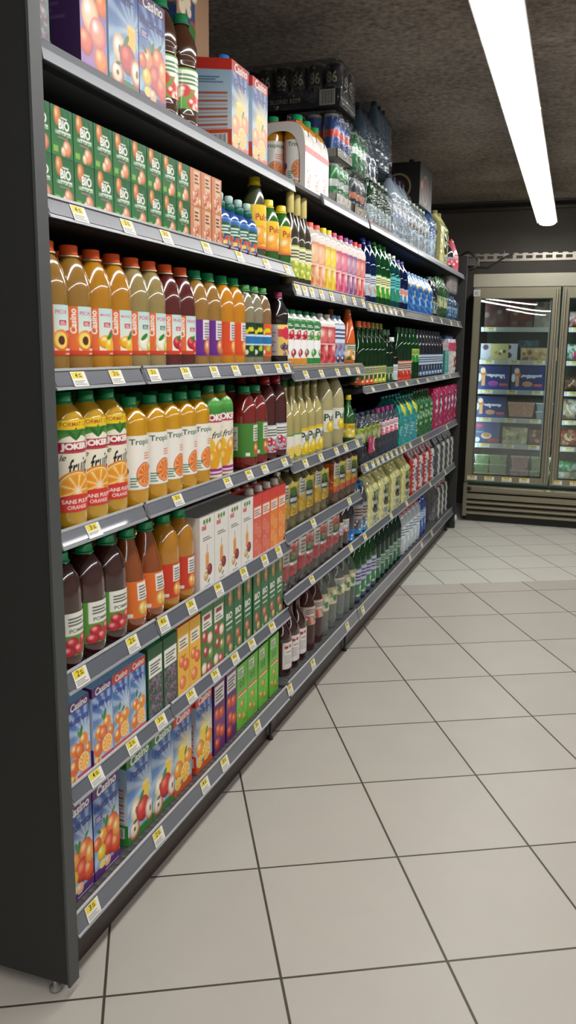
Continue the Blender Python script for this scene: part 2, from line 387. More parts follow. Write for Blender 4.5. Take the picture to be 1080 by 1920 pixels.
def bay(y0, y1, which, top=1.95, near=False, far=False):
    """back panel and uprights; kick plate; end panels: each its own thing, as are the shelves hooked into them"""
    g = empty('shelving_frame', (-1.45, (y0+y1)/2, 0)); tag(g, 'dark back panel and uprights behind the goods of the '+which, 'shelving frame', 'frames of the wall shelving')
    MB().box((-.01, y0-(y0+y1)/2, .02), (.01, y1-(y0+y1)/2, top)).build('back_panel', M_DARK, g)
    for y in (y0+.03, y1-.03): MB().box((-.03, y-.015-(y0+y1)/2, 0), (-.0105, y+.015-(y0+y1)/2, top)).build('upright', M_DARK, g)
    k = empty('kick_plate', (-1.0, (y0+y1)/2, 0)); tag(k, 'brown-black kick plate under the bottom shelf of the '+which, 'kick plate', 'kick plates of the wall shelving')
    h = (y1-y0)/2
    MB().box((-.016, -h, 0), (.015, h, .118)).build('plate', mat('brown_black_kick_plate', '3a2f2b', .5, coat=.2), k)
    MB().lathe([(0, 0), (.010, 0), (.009, .010), (.005, .014), (.005, .10), (0, .10)], 14).build('levelling_foot', M_DARK, k, (.024, h-.10, 0))
    if near:
        e = empty('end_panel', (-1.27, y0-.018, 0)); tag(e, 'tall charcoal end panel closing the shelving nearest the viewer', 'end panel')
        MB().box((-.38, -.014, .032), (.328, .014, 2.12)).build('panel_board', M_PANEL, e); MB().box((.3285, -.018, .03), (.334, .016, 2.121)).build('edge_strip', mat('worn_grey_edge', '4a4d4e', .5), e)
        MB().lathe([(0, 0), (.014, 0), (.014, .006), (.006, .009), (.006, .031), (0, .031)], 16).build('panel_foot', mat('clear_plastic_foot', 'cfcfca', .1, trans=.6), e, (.285, 0, 0))
    if far:
        e = empty('end_panel', (-1.27, y1+.027, 0)); tag(e, 'dark end panel between the far bay and the freezer', 'end panel')
        MB().box((-.35, -.022, 0), (.34, .022, 2.02)).build('panel_board', M_PANEL, e)
        b = MB(); b.lathe([(0, 0), (.028, 0), (.028, .008), (.022, .012), (.008, .012), (.008, .016), (0, .016)], 20)
        o = b.build('bumper', mat('white_bumper_plastic', 'c8c8c8', .4), e, (.3405, 0, .075)); o.rotation_euler = (0, PI/2, 0)

# ------------------------------------------------------------ product builders
def carton(name, w, d, h, art, side='f0f0f0', top='8fc4ea', slope=.0, cap=None, gable=False, sideart=None, m_=None):
    """drink carton: +X face carries the artwork; origin at the base centre"""
    r = empty(name); m = MB(); hf = h-slope
    x0, x1, ya, yb = -d/2, d/2, -w/2+.0008, w/2-.0008
    P = np.stack([np.full_like(art.x, x1), ya+art.x*(yb-ya), art.y*hf], -1); m.grid(P, art.c)
    if sideart is not None:
        q = sideart; zz = q.y*(hf+(1-q.x)*slope); m.grid(np.stack([x0+q.x*d, np.full_like(q.x, ya), zz], -1), q.c)
    else: m.add([(x0, ya, 0), (x1, ya, 0), (x1, ya, hf), (x0, ya, h)], [(0, 1, 2, 3)], L(side))
    m.add([(x0, yb, 0), (x1, yb, 0), (x1, yb, hf), (x0, yb, h)], [(3, 2, 1, 0)], L(side))
    m.add([(x0, ya, 0), (x0, yb, 0), (x0, yb, h), (x0, ya, h)], [(3, 2, 1, 0)], L(side))
    m.add([(x0, ya, 0), (x1, ya, 0), (x1, yb, 0), (x0, yb, 0)], [(3, 2, 1, 0)], L('d0d0d0'))
    if gable:
        zt = h+d*.28
        m.add([(x1, ya, hf), (x1, yb, hf), (0, yb, zt), (0, ya, zt)], [(0, 1, 2, 3)], L(top)); m.add([(x0, yb, h), (x0, ya, h), (0, ya, zt), (0, yb, zt)], [(0, 1, 2, 3)], L(top))
        m.add([(x1, ya, hf), (0, ya, zt), (x0, ya, h)], [(0, 1, 2)], L(top)); m.add([(x1, yb, hf), (x0, yb, h), (0, yb, zt)], [(0, 1, 2)], L(top))
        m.box((-.003, ya, zt-.002), (.003, yb, zt+.015), L(top))
    else:
        m.add([(x1, ya, hf), (x1, yb, hf), (x0, yb, h), (x0, ya, h)], [(0, 1, 2, 3)], L(top))
        m.add([(x0+.004, ya, h+.0004), (x0+.004, yb, h+.0004), (x0-.0, yb, h+.006), (x0-.0, ya, h+.006)], [(0, 1, 2, 3)], L(top))
    m.build('carton_body', m_ or M_CARD, r)
    if cap:
        cz = h-slope*.45+(d*.12 if gable else 0); cr = .0145
        o = MB().lathe([(0, -.002), (cr*1.15, -.002), (cr*1.15, .004), (cr, .006), (cr*.97, .0175), (cr*.8, .02), (0, .02)], 20, L(cap)).build('cap', M_CAP, r, (d*.1, 0, cz))
        o.rotation_euler = (0, math.atan2(slope, d) if not gable else .5, 0)
    return r

def label_on(parent, art, prof_r, z0, z1, arc, rot, ex=2, ky=1, off=.0007, name='label', m=None):
    """wrap the artwork round the body: rot is where its middle faces (0 = the aisle)"""
    mb = MB(); th = rot+(art.x-.5)*arc; k = (np.abs(np.cos(th))**ex+np.abs(np.sin(th))**ex)**(-1/ex)
    zz = z0+art.y*(z1-z0); R = (np.interp(zz, [p[1] for p in prof_r], [p[0] for p in prof_r])+off)*k
    mb.grid(np.stack([R*np.cos(th), R*ky*np.sin(th), zz], -1), art.c, smooth=True)
    return mb.build(name, m or M_LABEL, parent)
def capz(mb, r, z0, z1, c, n=24): 
    return mb.lathe([(0, z0), (r, z0), (r, z0+.003), (r*.97, z0+.004), (r*.96, z1-.002), (r*.86, z1), (0, z1)], n, c)
SHAPES = {   # (radius fraction, height fraction)
 'wide': [(.0, 0), (.80, 0), (.95, .02), (1, .06), (1, .10), (.985, .115), (1, .13), (1, .50), (.97, .52), (.93, .535), (.90, .55), (.93, .565), (.91, .58), (.935, .595), (.97, .615), (.99, .66), (.95, .72), (.80, .79), (.62, .845), (.50, .88), (.44, .90), (.44, .925), (0, .925)],
 'jug': [(0, 0), (.85, 0), (.96, .02), (1, .05), (1, .12), (.98, .14), (1, .16), (1, .62), (.99, .66), (.97, .70), (.90, .76), (.78, .82), (.62, .87), (.48, .895), (.44, .905), (.44, .925), (0, .925)],
 'tall': [(0, 0), (.80, 0), (.95, .015), (1, .05), (.97, .10), (1, .13), (1, .60), (.97, .66), (.90, .72), (.76, .79), (.56, .86), (.38, .905), (.34, .92), (.34, .95), (0, .95)],
 'glass': [(0, 0), (.85, 0), (.97, .01), (1, .04), (1, .50), (.97, .56), (.85, .62), (.62, .69), (.44, .75), (.36, .80), (.33, .88), (.33, .95), (0, .95)],
 'slim': [(0, 0), (.82, 0), (.97, .015), (1, .05), (1, .76), (.97, .80), (.85, .845), (.60, .89), (.42, .915), (.42, .93), (0, .93)],
 'water': [(0, 0), (.75, 0), (.93, .015), (1, .05), (.94, .08), (1, .11), (.95, .145), (1, .18), (.95, .215), (1, .25), (1, .50), (.95, .53), (1, .56), (.95, .60), (.99, .64), (.92, .72), (.74, .80), (.48, .88), (.33, .92), (.31, .95), (0, .95)],
 'cone': [(0, 0), (.85, 0), (.97, .02), (1, .06), (1, .35), (.93, .5), (.76, .65), (.58, .78), (.42, .88), (.36, .92), (.36, .95), (0, .95)],
}
def bottle(name, r, h, shape, col, cap, capr=.5, art=None, lz=(.14, .5), arc=4.3, rot=-.35, ex=2.0, m=None, ky=1.0, capk=None, neck=None, fill=None, seg=28, lm=None):
    e = empty(name); pr = SHAPES[shape]; pf = [(a*r, b*h) for a, b in pr]
    cs = [col]*len(pf)
    if fill: cs = [col if b < fill[0] else fill[1] for a, b in pr]
    MB().lathe([(p[0], p[1], L(c)) for p, c in zip(pf, cs)], seg, ex=ex, ky=ky).build('bottle_body', m or M_JUICE, e)
    zc = pr[-1][1]*h; ck = capk or .075*h
    cb = MB(); capz(cb, capr*r, h-ck, h, L(cap))
    cb.lathe([(capr*r*1.12, h-ck-.004), (capr*r*1.12, h-ck-.001), (0, h-ck-.001)], 20, L(neck or cap))
    cb.build('cap', M_CAP, e)
    if art is not None: label_on(e, art, pf[2:-1], lz[0]*h, lz[1]*h, arc, rot, ex, ky, m=lm)
    return e

def can_body(mb, r, h, c, top, cx, cy, band=None):
    mb.lathe([(0, .002, top), (r*.8, 0, top), (r*.98, .008, c), (r, .014, c), (r, h*.45, c), (r, h*.46, band or c), (r, h*.62, band or c), (r, h*.63, c), (r, h-.014, c), (r*.84, h-.004, top), (r*.82, h, top), (r*.78, h-.004, top), (0, h-.004, top)], 20, cx=cx, cy=cy)

def shell(art_f, w, d, h, ny, side, top=.72, bulge=.012, art_s=None, neckh=1.0, mat_=None, name='printed_wrap', parent=None, full=False):
    """shrink film round ny columns of bottles: scalloped front, drawn in over the necks"""
    m = MB(); A = art_f
    def prof(y):   # how far the film is pulled in at height y (0..1)
        return np.where(y < top, 1.0, 1.0-(.55 if not full else .12)*np.clip((y-top)/(1-top), 0, 1)**1.4)
    sc = bulge*np.abs(np.sin(A.x*PI*ny))**.6
    k = prof(A.y); wob = .002*np.sin(A.y*31+A.x*17)
    P = np.stack([(d/2-bulge+sc+wob)*k, (A.x-.5)*w*(1-(1-k)*.35), A.y*h], -1); m.grid(P, A.c, smooth=True)
    S = art_s or Art(d, h, side, .006)
    k = prof(S.y); sc = bulge*.7*np.abs(np.sin(S.x*PI*2))**.6
    for sg in (-1, 1):
        P = np.stack([(S.x-.5)*(d-bulge*2)*k*1.0, sg*(w/2-.001)*(1-(1-k)*.35)+0*sc, S.y*h], -1); m.grid(P, S.c, smooth=True, flip=sg > 0)
    P = np.stack([-(d/2-bulge)*prof(S.y), (S.x-.5)*w*(1-(1-prof(S.y))*.35), S.y*h], -1); m.grid(P, S.c, flip=True)
    k = prof(np.array(1.0)); m.add([((d/2-bulge)*k, -w/2*(1-(1-k)*.35), h), ((d/2-bulge)*k, w/2*(1-(1-k)*.35), h), (-(d/2-bulge)*k, w/2*(1-(1-k)*.35), h), (-(d/2-bulge)*k, -w/2*(1-(1-k)*.35), h)], [(0, 1, 2, 3)], A.c[-1, 0])
    return m.build(name, mat_ or M_WRAP, parent)

def pack(name, ny, nx, r, h, shape, col, cap, art=None, film='clear', bm=None, capr=.33, lab=None, side='dddddd', top=.72, wraph=None, lz=(.35, .6), seg=16, z=0):
    """multipack: ny x nx bottles under film"""
    e = empty(name); pr = SHAPES[shape]; w, d = ny*2*r, nx*2*r; rr = r*.97
    me_b = MB().lathe([(a*rr, b*h, L(col)) for a, b in pr], seg).mesh('bottle', bm or M_CLEAR)
    cb = MB(); capz(cb, capr*r, h*.935, h, L(cap), 12); me_c = cb.mesh('cap', M_CAP)
    ml = None
    if lab is not None:
        t = empty('t'); lo = label_on(t, lab, [(a*rr, b*h) for a, b in pr][2:-1], lz[0]*h, lz[1]*h, 4.2, -.4); ml = lo.data; bpy.data.objects.remove(lo); bpy.data.objects.remove(t)
    for i in range(ny):
        for j in range(nx):
            if j < nx-1 and i > 0 and nx > 2: continue
            b = bpy.data.objects.new('bottle', me_b); C.objects.link(b); b.parent = e; b.location = (d/2-r-j*2*r, -w/2+r+i*2*r, 0) if True else None
            c = bpy.data.objects.new('cap', me_c); C.objects.link(c); c.parent = b
            if ml: q = bpy.data.objects.new('label', ml); C.objects.link(q); q.parent = b
    if film == 'printed':
        shell(art, w+.002, d+.01, wraph or h*.93, ny, side, top, parent=e)
    elif film == 'clear':
        shell(Art(w, h, 'ffffff', .006), w+.004, d+.016, h*.99, ny, 'ffffff', top, mat_=M_FILM, name='shrink_film', parent=e)
    return e
def can_pack(name, ny, nx, r, h, c, top, band=None, tray=None, film=True, art=None, trayh=.05, skin=None):
    e = empty(name); w, d = ny*2*r, nx*2*r
    cm = MB(); can_body(cm, r*.98, h, L(c), L(top), 0, 0, L(band) if band else None); me = cm.mesh('can', M_CAN)
    for i in range(ny):
        for j in range(nx):
            if 0 < i < ny-1 and 0 < j < nx-1: continue
            b = bpy.data.objects.new('can', me); C.objects.link(b); b.parent = e; b.location = (d/2-r-j*2*r, -w/2+r+i*2*r, .003)
    if tray:
        t = .003; m = MB(); W, D = w/2+t, d/2+t
        for a, b in (((-D, -W, 0), (D, -W+t, trayh)), ((-D, W-t, 0), (D, W, trayh)), ((-D, -W, 0), (-D+t, W, trayh)), ((D-t, -W, 0), (D, W, trayh)), ((-D, -W, 0), (D, W, .002))): m.box(a, b, L(tray))
        m.build('cardboard_tray', M_BOARD, e)
    if film: shell(Art(w, h, 'ffffff', .006), w+.008, d+.012, h+.012, ny, 'ffffff', .93, .006, mat_=M_FILM, name='shrink_film', parent=e, full=True)
    return e

# ------------------------------------------------------------ the printed designs
def sky(w, h, band, word, name, px=.0012, foot=None, fs=.72):
    a = Art(w, h, '2f7fc8', px)
    a.grad(0, .88, '90c0e0', '0c50a8'); a.glow(.8, .55, .55, 'e8f4fa', .6); a.burst(.8, .55, 'd8ecf8', 13, .45, 0, .88)
    a.rect(-1, .88, 2, 2, band); a.text('Casino', .54, .94, .78, 'f6f4f0', shear=.12, rot=.03, bold=.03)
    a.text('Nectar' if word == 'Multifruits' else 'Pur jus', .5, .835, .28, '2a4a90')
    a.text(word, .5, .765, fs if word != 'Multifruits' else .90, '10308a', bold=.05)
    if foot: a.grad(0, .10, foot, foot)
    return a
def dim(a, k=.72): a.c = a.c**1.35*k; return a      # top-shelf carton print darkened to make up for the strong lamp light
def art_multi(w=.11, h=.24):
    a = sky(w, h, '5a2a78', 'Multifruits', 'm', foot='6a3488')
    a.rect(.08, .6, .34, .68, '5a3a98'); a.bars(.11, .615, .32, .67, 3, 'e8e0f4')
    a.fruit(.35, .42, .2, 'f0a030', 'fff0c0', 'd87018'); a.fruit(.72, .46, .24, 'f07838', 'ffe0a0', 'c84a20'); a.leaf(.5, .54, .14, '2f7a30', 1.2); a.leaf(.42, .56, .11, '3f9040', 2.0)
    a.fruit(.62, .27, .27, 'd83a28', 'ff9a70', 'a82018'); a.fruit(.28, .25, .17, 'f0d020', 'fff8a0', 'd0a010'); a.fruit(.85, .22, .22, 'e85828', 'ffc080', 'b83018', 1.2)
    a.fruit(.12, .38, .15, 'e87038', 'ffd0a0', 'b84820'); a.fruit(.9, .38, .18, 'f0a040', 'ffe8b0', 'd07820', 1.3); a.circ(.3, .12, .13, 'f8e488', .7); a.fruit(.5, .1, .12, 'f6c8a0', 'ffffff'); a.leaf(.2, .5, .1, '2f7a30', 2.5); a.leaf(.78, .6, .1, '3f9040', .7); a.rect(-1, -.1, 2, .045, '5a2a78'); a.bars(.4, .01, .95, .035, 1, 'e0c8f0'); return a
def art_multiorange(w=.1, h=.2):
    a = sky(w, h, '5a2a78', 'Multifruits', 'm', foot='c84868')
    a.fruit(.3, .42, .2, 'e88020'); a.fruit(.7, .48, .2, 'f09028'); a.leaf(.6, .6, .16, '2f7a30', 1.3); a.leaf(.5, .58, .12, '3f9040', 2.1)
    a.fruit(.5, .38, .2, 'f0782c', 'ffd0a0', 'c85018'); a.fruit(.9, .34, .16, 'e87828'); a.fruit(.25, .22, .24, 'e06a18'); a.slice(.68, .22, .27); a.circ(.12, .1, .09, 'f8d060'); a.circ(.32, .07, .06, 'f8c050'); return a
def art_orange(w=.1, h=.2, big=False):
    a = sky(w, h, 'd8382c', 'Orange', 'o', foot='e4602c', fs=.72)
    a.glow(.55, .5, .6, 'ffe060', .9)
    a.rect(.28, .34, .62, .56, 'f6d23c'); a.circ(.45, .56, .17, 'fbe47c', .3); a.leaf(.66, .47, .12, '2f7a30', 1.0)
    a.fruit(.25, .3, .24, 'f2a018', 'ffe8a0', 'dd7a10'); a.fruit(.8, .36, .22, 'f09418', 'ffe0a0', 'd87010'); a.slice(.62, .2, .27, 'f0a020', 'ffd040'); a.slice(.22, .13, .18, 'f0a020', 'ffd858'); a.leaf(.42, .12, .08, '2f7a30', .3); return a
def art_orange2(w=.1, h=.2):
    a = sky(w, h, 'd8382c', 'Orange', 'o', foot='d85848')
    a.fruit(.3, .42, .2, 'e8801c'); a.fruit(.75, .4, .22, 'f09028'); a.leaf(.4, .56, .14, '2f7a30', 1.3); a.fruit(.52, .34, .2, 'f09c30', 'ffe0a0', 'd87818'); a.fruit(.25, .2, .25, 'e4741c'); a.slice(.66, .22, .28); a.leaf(.6, .5, .12, '2f7a30', .5); return a
def art_pomme(w=.12, h=.24, fs=.72):
    a = sky(w, h, '2c7a36', 'Pomme', 'p', foot='3f8a3c', fs=fs)
    a.rect(.62, .38, .9, .56, 'f6cf4a'); a.circ(.76, .56, .14, 'fbe080', .3)
    a.fruit(.35, .33, .22, 'f0e4c8', 'ffffff', 'd8b070', 1.2); a.circ(.36, .33, .05, '9a6a3a', 1.6)
    a.fruit(.62, .28, .27, 'd82c28', 'ff8a70', '9c1616'); a.leaf(.58, .43, .14, '2f8030', .9); a.fruit(.92, .2, .2, 'f2e8cc', 'ffffff', 'c03028', 1.3); a.circ(.93, .2, .04, '9a6a3a', 1.8)
    a.fruit(.27, .12, .21, 'f4ecd0', 'ffffff', 'c8402c', .95); a.circ(.27, .13, .045, '8a5a30'); a.leaf(.3, .21, .08, '206a28', .2); return a
def art_bigfruit(w, h):   # tall purple nectar carton on the top shelf
    a = Art(w, h, '6a3a90', .0013); a.grad(0, 1, 'b890c8', '6a3090'); a.fruit(.5, .78, .34, 'd83828', 'ff9a70', 'a01c18'); a.fruit(.3, .62, .26, 'e85840', 'ffc0a0', 'c03020'); a.leaf(.4, .72, .15, '2f7a2c', .4)
    a.fruit(.82, .52, .25, 'f08a20', 'ffd890', 'd06a10'); a.dots(.5, .58, .8, .66, ['e8c040', 'f0e090'], 6, .07, 3); a.fruit(.2, .2, .26, 'e87850', 'ffc8a0', 'c04830'); a.fruit(.75, .12, .26, 'f0a050', 'ffe0b0', 'd07028'); a.fruit(.38, .4, .32, 'f6dcb8', 'ffffff', 'e8a878', 1.1); a.fruit(.65, .3, .3, 'f0a890', 'ffffff', 'd87060'); return a
def art_berry(w, h):
    a = Art(w, h, '1d5a34', .0014); a.rect(.06, .60, .94, .84, 'f0efe6'); a.bars(.15, .64, .85, .8, 4, '3a4a40'); a.dots(.12, .05, .9, .56, ['4a3848', '6a5468', '38283a', '7a6678'], 90, .085, 4, 'a898a8'); return a
def art_yellow(w, h):
    a = Art(w, h, 'f2b838', .0014); a.rect(.1, .66, .9, .84, 'f4f0e2'); a.bars(.18, .69, .82, .82, 3, '6a5a40'); a.fruit(.35, .5, .25, 'f0783c', 'ffe0a0', 'd85020'); a.fruit(.7, .42, .26, 'ee6a3a', 'ffd0a0', 'c84420'); a.fruit(.4, .2, .28, 'f08a48', 'ffe0b0', 'd85a28'); a.leaf(.6, .56, .1); a.rect(-1, -.1, 2, .05, 'e06a2c'); return a
def art_apple(w, h):
    a = Art(w, h, '3c7a38', .0014); a.rect(.1, .68, .9, .9, 'f2f0ea'); a.rect(.25, .81, .75, .87, 'b8303a'); a.bars(.2, .71, .8, .79, 2, '6a6a60')
    for i, (x, y) in enumerate([(.3, .58), (.75, .52), (.4, .36), (.8, .3), (.25, .14), (.68, .1)]): a.fruit(x, y, .23, ['c8302c', 'f0e6c8', 'b82c28', '8aa83c', 'f2e8cc', 'c43a30'][i], 'ffffff', ['8a1c1c', 'c84030', '801818', '5a7a28', 'c04a34', '8c2020'][i])
    return a
def art_bio(w, h, c='2c7440', small=False):
    a = Art(w, h, c, .0013); a.grad(0, 1, '327c40', '24663a')
    a.fruit(.3, .82, .16, 'd88a50', 'f4d0a0', 'b86a38', 1.6); a.bars(.45, .78, .75, .84, 1, 'e8efe4')
    a.text('BIO', .6, .66, .5, 'f4f4ee', bold=.04); a.bars(.35, .5, .9, .57, 1, 'dce8d8'); a.text('100% PUR JUS', .55, .475, .72, 'e8f0e0')
    a.bars(.3, .38, .75, .42, 1, 'c870a0'); a.rect(.08, .08, .3, .2, '8ab850'); a.fruit(.72, .2, .2, 'e8a078', 'fff0dc', 'c86850'); a.fruit(.55, .12, .12, 'f0c8a0', 'ffffff', 'd89070'); return a
def art_bio_tall(w, h):
    a = Art(w, h, '26683a', .0013); a.fruit(.62, .86, .2, 'd89858', 'f4d8a0', 'a86a38', 1.8); a.rect(.5, .88, .75, 1, 'c89868'); a.text('BIO', .5, .62, .66, 'f2f2ea', bold=.03); a.bars(.15, .5, .85, .56, 1, 'd8e4d4'); a.bars(.2, .42, .8, .47, 1, 'b8ccb8')
    a.fruit(.45, .28, .25, 'c86840', 'f0c090', '9a4428'); a.fruit(.65, .14, .2, 'dca060', 'ffe0b0', 'b87038'); a.rect(.08, .03, .3, .1, '8ab850'); return a
def art_lime(w, h):
    a = Art(w, h, '6cc63c', .0013); a.rect(.12, .8, .62, .95, 'e8f0dc'); a.bars(.16, .82, .58, .93, 3, '4a6a38'); a.circ(.38,.69,.12,'1e6a2c'); a.circ(.38,.69,.07,'6cc63c'); a.rect(.58,.63,.66,.76,'1e6a2c'); a.rect(.05, .5, .95, .555, 'd84a48'); a.bars(.1, .51, .9, .545, 1, 'ffe8d8')
    for x, y in ((.5, .36), (.3, .2), (.7, .14)): a.fruit(x, y, .17, 'd8943c', 'ffe890', '8a8a28'); 
    a.dots(0, 0, 1, .5, ['8ad858', '50b02c'], 20, .05, 7); return a
def art_red(w, h):
    a = Art(w, h, '6a3078', .0013); a.rect(.08, .66, .92, .9, 'f0eeea'); a.bars(.15, .7, .85, .87, 4, '5a4a60'); 
    for x, y in ((.3, .52), (.7, .5), (.4, .3), (.75, .24), (.3, .12)): a.fruit(x, y, .24, 'd85030', 'ffb070', 'a83020')
    return a
def art_pink(w, h, c='e8604a', c2='d8402c'):
    a = Art(w, h, c, .0015); a.rect(-1, .84, 2, 2, 'd84038'); a.rect(.1, .66, .9, .82, 'f0e8dc'); a.bars(.15, .69, .85, .8, 3, 'b05040')
    for x, y in ((.3, .5), (.7, .42), (.35, .24), (.75, .14)): a.slice(x, y, .25, c2, c, 'f4c8a0')
    return a
def art_white(w, h, k=0):
    a = Art(w, h, 'ebe8e2', .0013); a.text('oui', .28, .86, .3, 'c83038', bold=.05) if k == 0 else None
    for i in range(3): a.circ(.3+i*.19, .93, .075, '5a8a34')
    a.bars(.2, .68, .8, .74, 2, '6a6a68')
    a.rect(.38, .3, .6, .5, 'e09a50'); a.circ(.49, .5, .11, 'f0b870', .35); a.circ(.49, .3, .11, 'd88a48', .35); a.rect(.47, .5, .5, .62, 'b04838')
    a.fruit(.66, .27, .17, '8c1c24', 'c84848', '64141c'); a.fruit(.4, .2, .14, 'd8b070', 'fff0d0', 'b08040'); a.leaf(.58, .12, .09, '5a7a34'); a.bars(.3, .05, .7, .09, 1, '9a9a94'); return a
def side_text(d, h, base, top=None, bars='9a9a9a'):
    a = Art(d, h, base, .002); a.bars(.12, .35, .8, .75, 9, bars); a.rect(.1, .06, .6, .2, 'f0f0f0'); a.bars(.14, .08, .56, .18, 12, '202020', True)
    if top: a.rect(-1, .88, 2, 2, top)
    return a
def side_sky(d, h, foot, band):
    a = Art(d, h, '3a86c8', .002); a.grad(0, .88, 'e4eaee', 'a8cce4'); a.rect(-1, .88, 2, 2, band); a.grad(0, .24, foot, foot)
    for i in range(5): a.rect(.1, .62-i*.085, .9, .645-i*.085, 'c86040'); a.bars(.1, .585-i*.085, .9, .615-i*.085, 1, 'b8a8a0')
    a.bars(.1, .74, .8, .82, 3, '4a6a90'); a.rect(.4, .08, .9, .2, 'f0f0f0'); a.bars(.44, .09, .86, .19, 12, '202020', True); return a
def art_nectar(fruit, words, c, strip, hi):   # clear PET 1 l, sideways brand word
    w, h = .175, .094; a = Art(w, h, c, .0011); a.rect(.0, 0, .30, 1, strip); a.rect(.34, -1, .455, 2, 'e8703c'); a.text('Casino', .397, .70, .28, 'f8f0e4', rot=PI/2, bold=.03, shear=.1)
    a.grad(0, 1, 'f6f2e0', 'c4e0e0', .455, 1.2); a.text(words, .56, .86, .17, 'd05080'); a.rect(.52, .60, .63, .70, 'c83848' if fruit != 'coco' else '2c7a58'); a.bars(.535, .62, .615, .69, 2, 'f0e0e0')
    if fruit == 'peach': a.fruit(.67, .32, .10, 'e03c28', 'ff9080', 'b02018'); a.fruit(.545, .30, .115, 'f4a838', 'fff0b0', 'e07828'); a.circ(.545, .30, .085, 'f8dc70'); a.circ(.545, .30, .045, '5c2c20', 1.1)
    if fruit == 'mango': a.fruit(.67, .4, .08, 'd83868', 'ff90a8', 'a82050'); a.fruit(.55, .28, .11, 'f0b020', 'fff0a0', 'd88818', .7); a.fruit(.62, .22, .09, 'f4c430', 'fff4b0'); a.leaf(.62, .42, .07)
    if fruit == 'coco': a.fruit(.56, .28, .11, 'f4f0e0', 'ffffff', 'c8c890'); a.fruit(.67, .2, .08, 'd8d860', 'ffffc0', 'a0a838'); a.leaf(.55, .42, .07)
    if fruit == 'berry': a.fruit(.56, .3, .09, 'c82838', 'ff8088', '981828'); a.fruit(.65, .2, .09, 'd03040', 'ff90a0', 'a01828'); a.leaf(.58, .42, .06)
    a.rect(.28, -1, 1.2, .10, 'd8482c'); a.bars(.6, .02, .95, .07, 1, 'f8d8c0'); return a
def art_nectar2(c, c2):
    a = Art(.175, .10, c, .0013); a.rect(.6, .45, .84, 1, 'e4e0e0'); a.bars(.63, .5, .81, .95, 6, '7a6a80'); a.fruit(.72, .25, .1, c2, 'ffe0b0', 'a85028', 1.4); a.fruit(.84, .22, .1, c2, 'ffe0b0', 'a85028', 1.4); a.rect(.36, .05, .46, .2, 'e8e8e8'); a.bars(.05, .2, .3, .8, 7, 'c8b8c8'); return a
def art_joker():
    w, h = .215, .205; a = Art(w, h, 'f2ecd8', .0011); x0 = .5
    a.grad(.80, 1.0, '3f9048', 'e8c820'); a.rect(-1, .90, 2, 2, 'f0cc28'); a.text('FORMAT 1,3L', .52, .955, .34, 'a04818', bold=.02)
    a.grad(.70, .90, '86b848', '2f7a3c'); a.circ(.5, .76, .17, 'f4f0dc', .45); a.leaf(.46, .84, .07, '2f6a28', 2.3, .3); a.leaf(.54, .845, .075, '2f6a28', .8, .3); a.leaf(.5, .86, .06, '3f8030', 1.57, .3)
    a.rect(.0, .66, 1, .765, 'b41c38'); a.rect(.2, .645, .75, .66, 'b41c38'); a.text('JOKER', .5, .71, .31, 'fbf8f0', bold=.06, hh=.09)
    a.text('le', .37, .60, .085, '1c1c1c', shear=.5, rot=.15); a.text('fruit', .53, .50, .30, '141414', shear=.55, rot=.18, hh=.19)
    a.bars(.70, .44, .76, .52, 3, '5a8a60')
    a.slice(.5, .235, .215, 'e88c18', 'f4ae3c', 'f8e2b0'); a.glow(.5, .235, .07, 'fff8e0', .8)
    a.rect(-1, -1, 2, .15, 'd83c34'); a.circ(.5, .14, .2, 'd83c34', .25); a.text('SANS PULPE', .5, .115, .32, 'fbf0e8', bold=.02); a.text('ORANGE', .5, .05, .22, 'fbf0e8', bold=.01); return a
def art_joker2():
    w, h = .16, .2; a = Art(w, h, 'f0ead8', .0013); a.grad(.8, 1, '3f8a3c', '58a848'); a.rect(-1, .70, 2, .80, 'b41c50'); a.text('JOKER', .5, .75, .42, 'fbf8f0', bold=.05); a.text('le', .36, .62, .09, '202020', shear=.5); a.text('fruit', .52, .55, .3, '141414', shear=.5, rot=.15)
    for x, y, c in ((.3, .4, 'e8c030'), (.6, .36, 'f0a030'), (.4, .22, 'e8a828'), (.72, .24, 'd8c838')): a.fruit(x, y, .15, c, 'fff4b0')
    a.rect(-1, .03, 2, .11, '9a2c78'); a.bars(.2, .05, .8, .1, 1, 'f0d0e8'); return a
def art_trop():
    w, h = .22, .128; a = Art(w, h, 'f3f0e8', .0011); a.rect(-.1, 0, .33, 1, 'e8703a'); a.bars(.05, .15, .28, .8, 7, 'f6c8a8'); a.circ(.3, .35, .06, '9a2848')
    a.text('Tropicana', .59, .87, .44, '245a3a', bold=.02, hh=.14); a.bars(.56, .56, .76, .70, 3, 'e88a68'); a.slice(.575, .27, .135, 'dc5a20', 'f08a3a', 'f4c896', .4); a.circ(.52, .2, .0, 'f0f0f0'); a.leaf(.46, .2, .02, '3a7a48'); a.bars(.37, .05, .46, .25, 4, '4a8a6a'); return a
def art_dark(c, words=1, berries='c8283c'):
    a = Art(.19, .105, c, .0013); a.rect(.52, .48, .84, 1, 'eceae2'); a.bars(.56, .70, .80, .92, 3, '4a5a48'); a.text('POMME', .68, .58, .22, '3a5a38', bold=.02)
    for x, y in ((.6, .3), (.76, .34), (.68, .14), (.86, .2), (.56, .1)): a.fruit(x, y, .075, berries, 'ffb0b0', '8c1c28')
    a.bars(.04, .2, .4, .85, 8, 'dce8c8'); return a
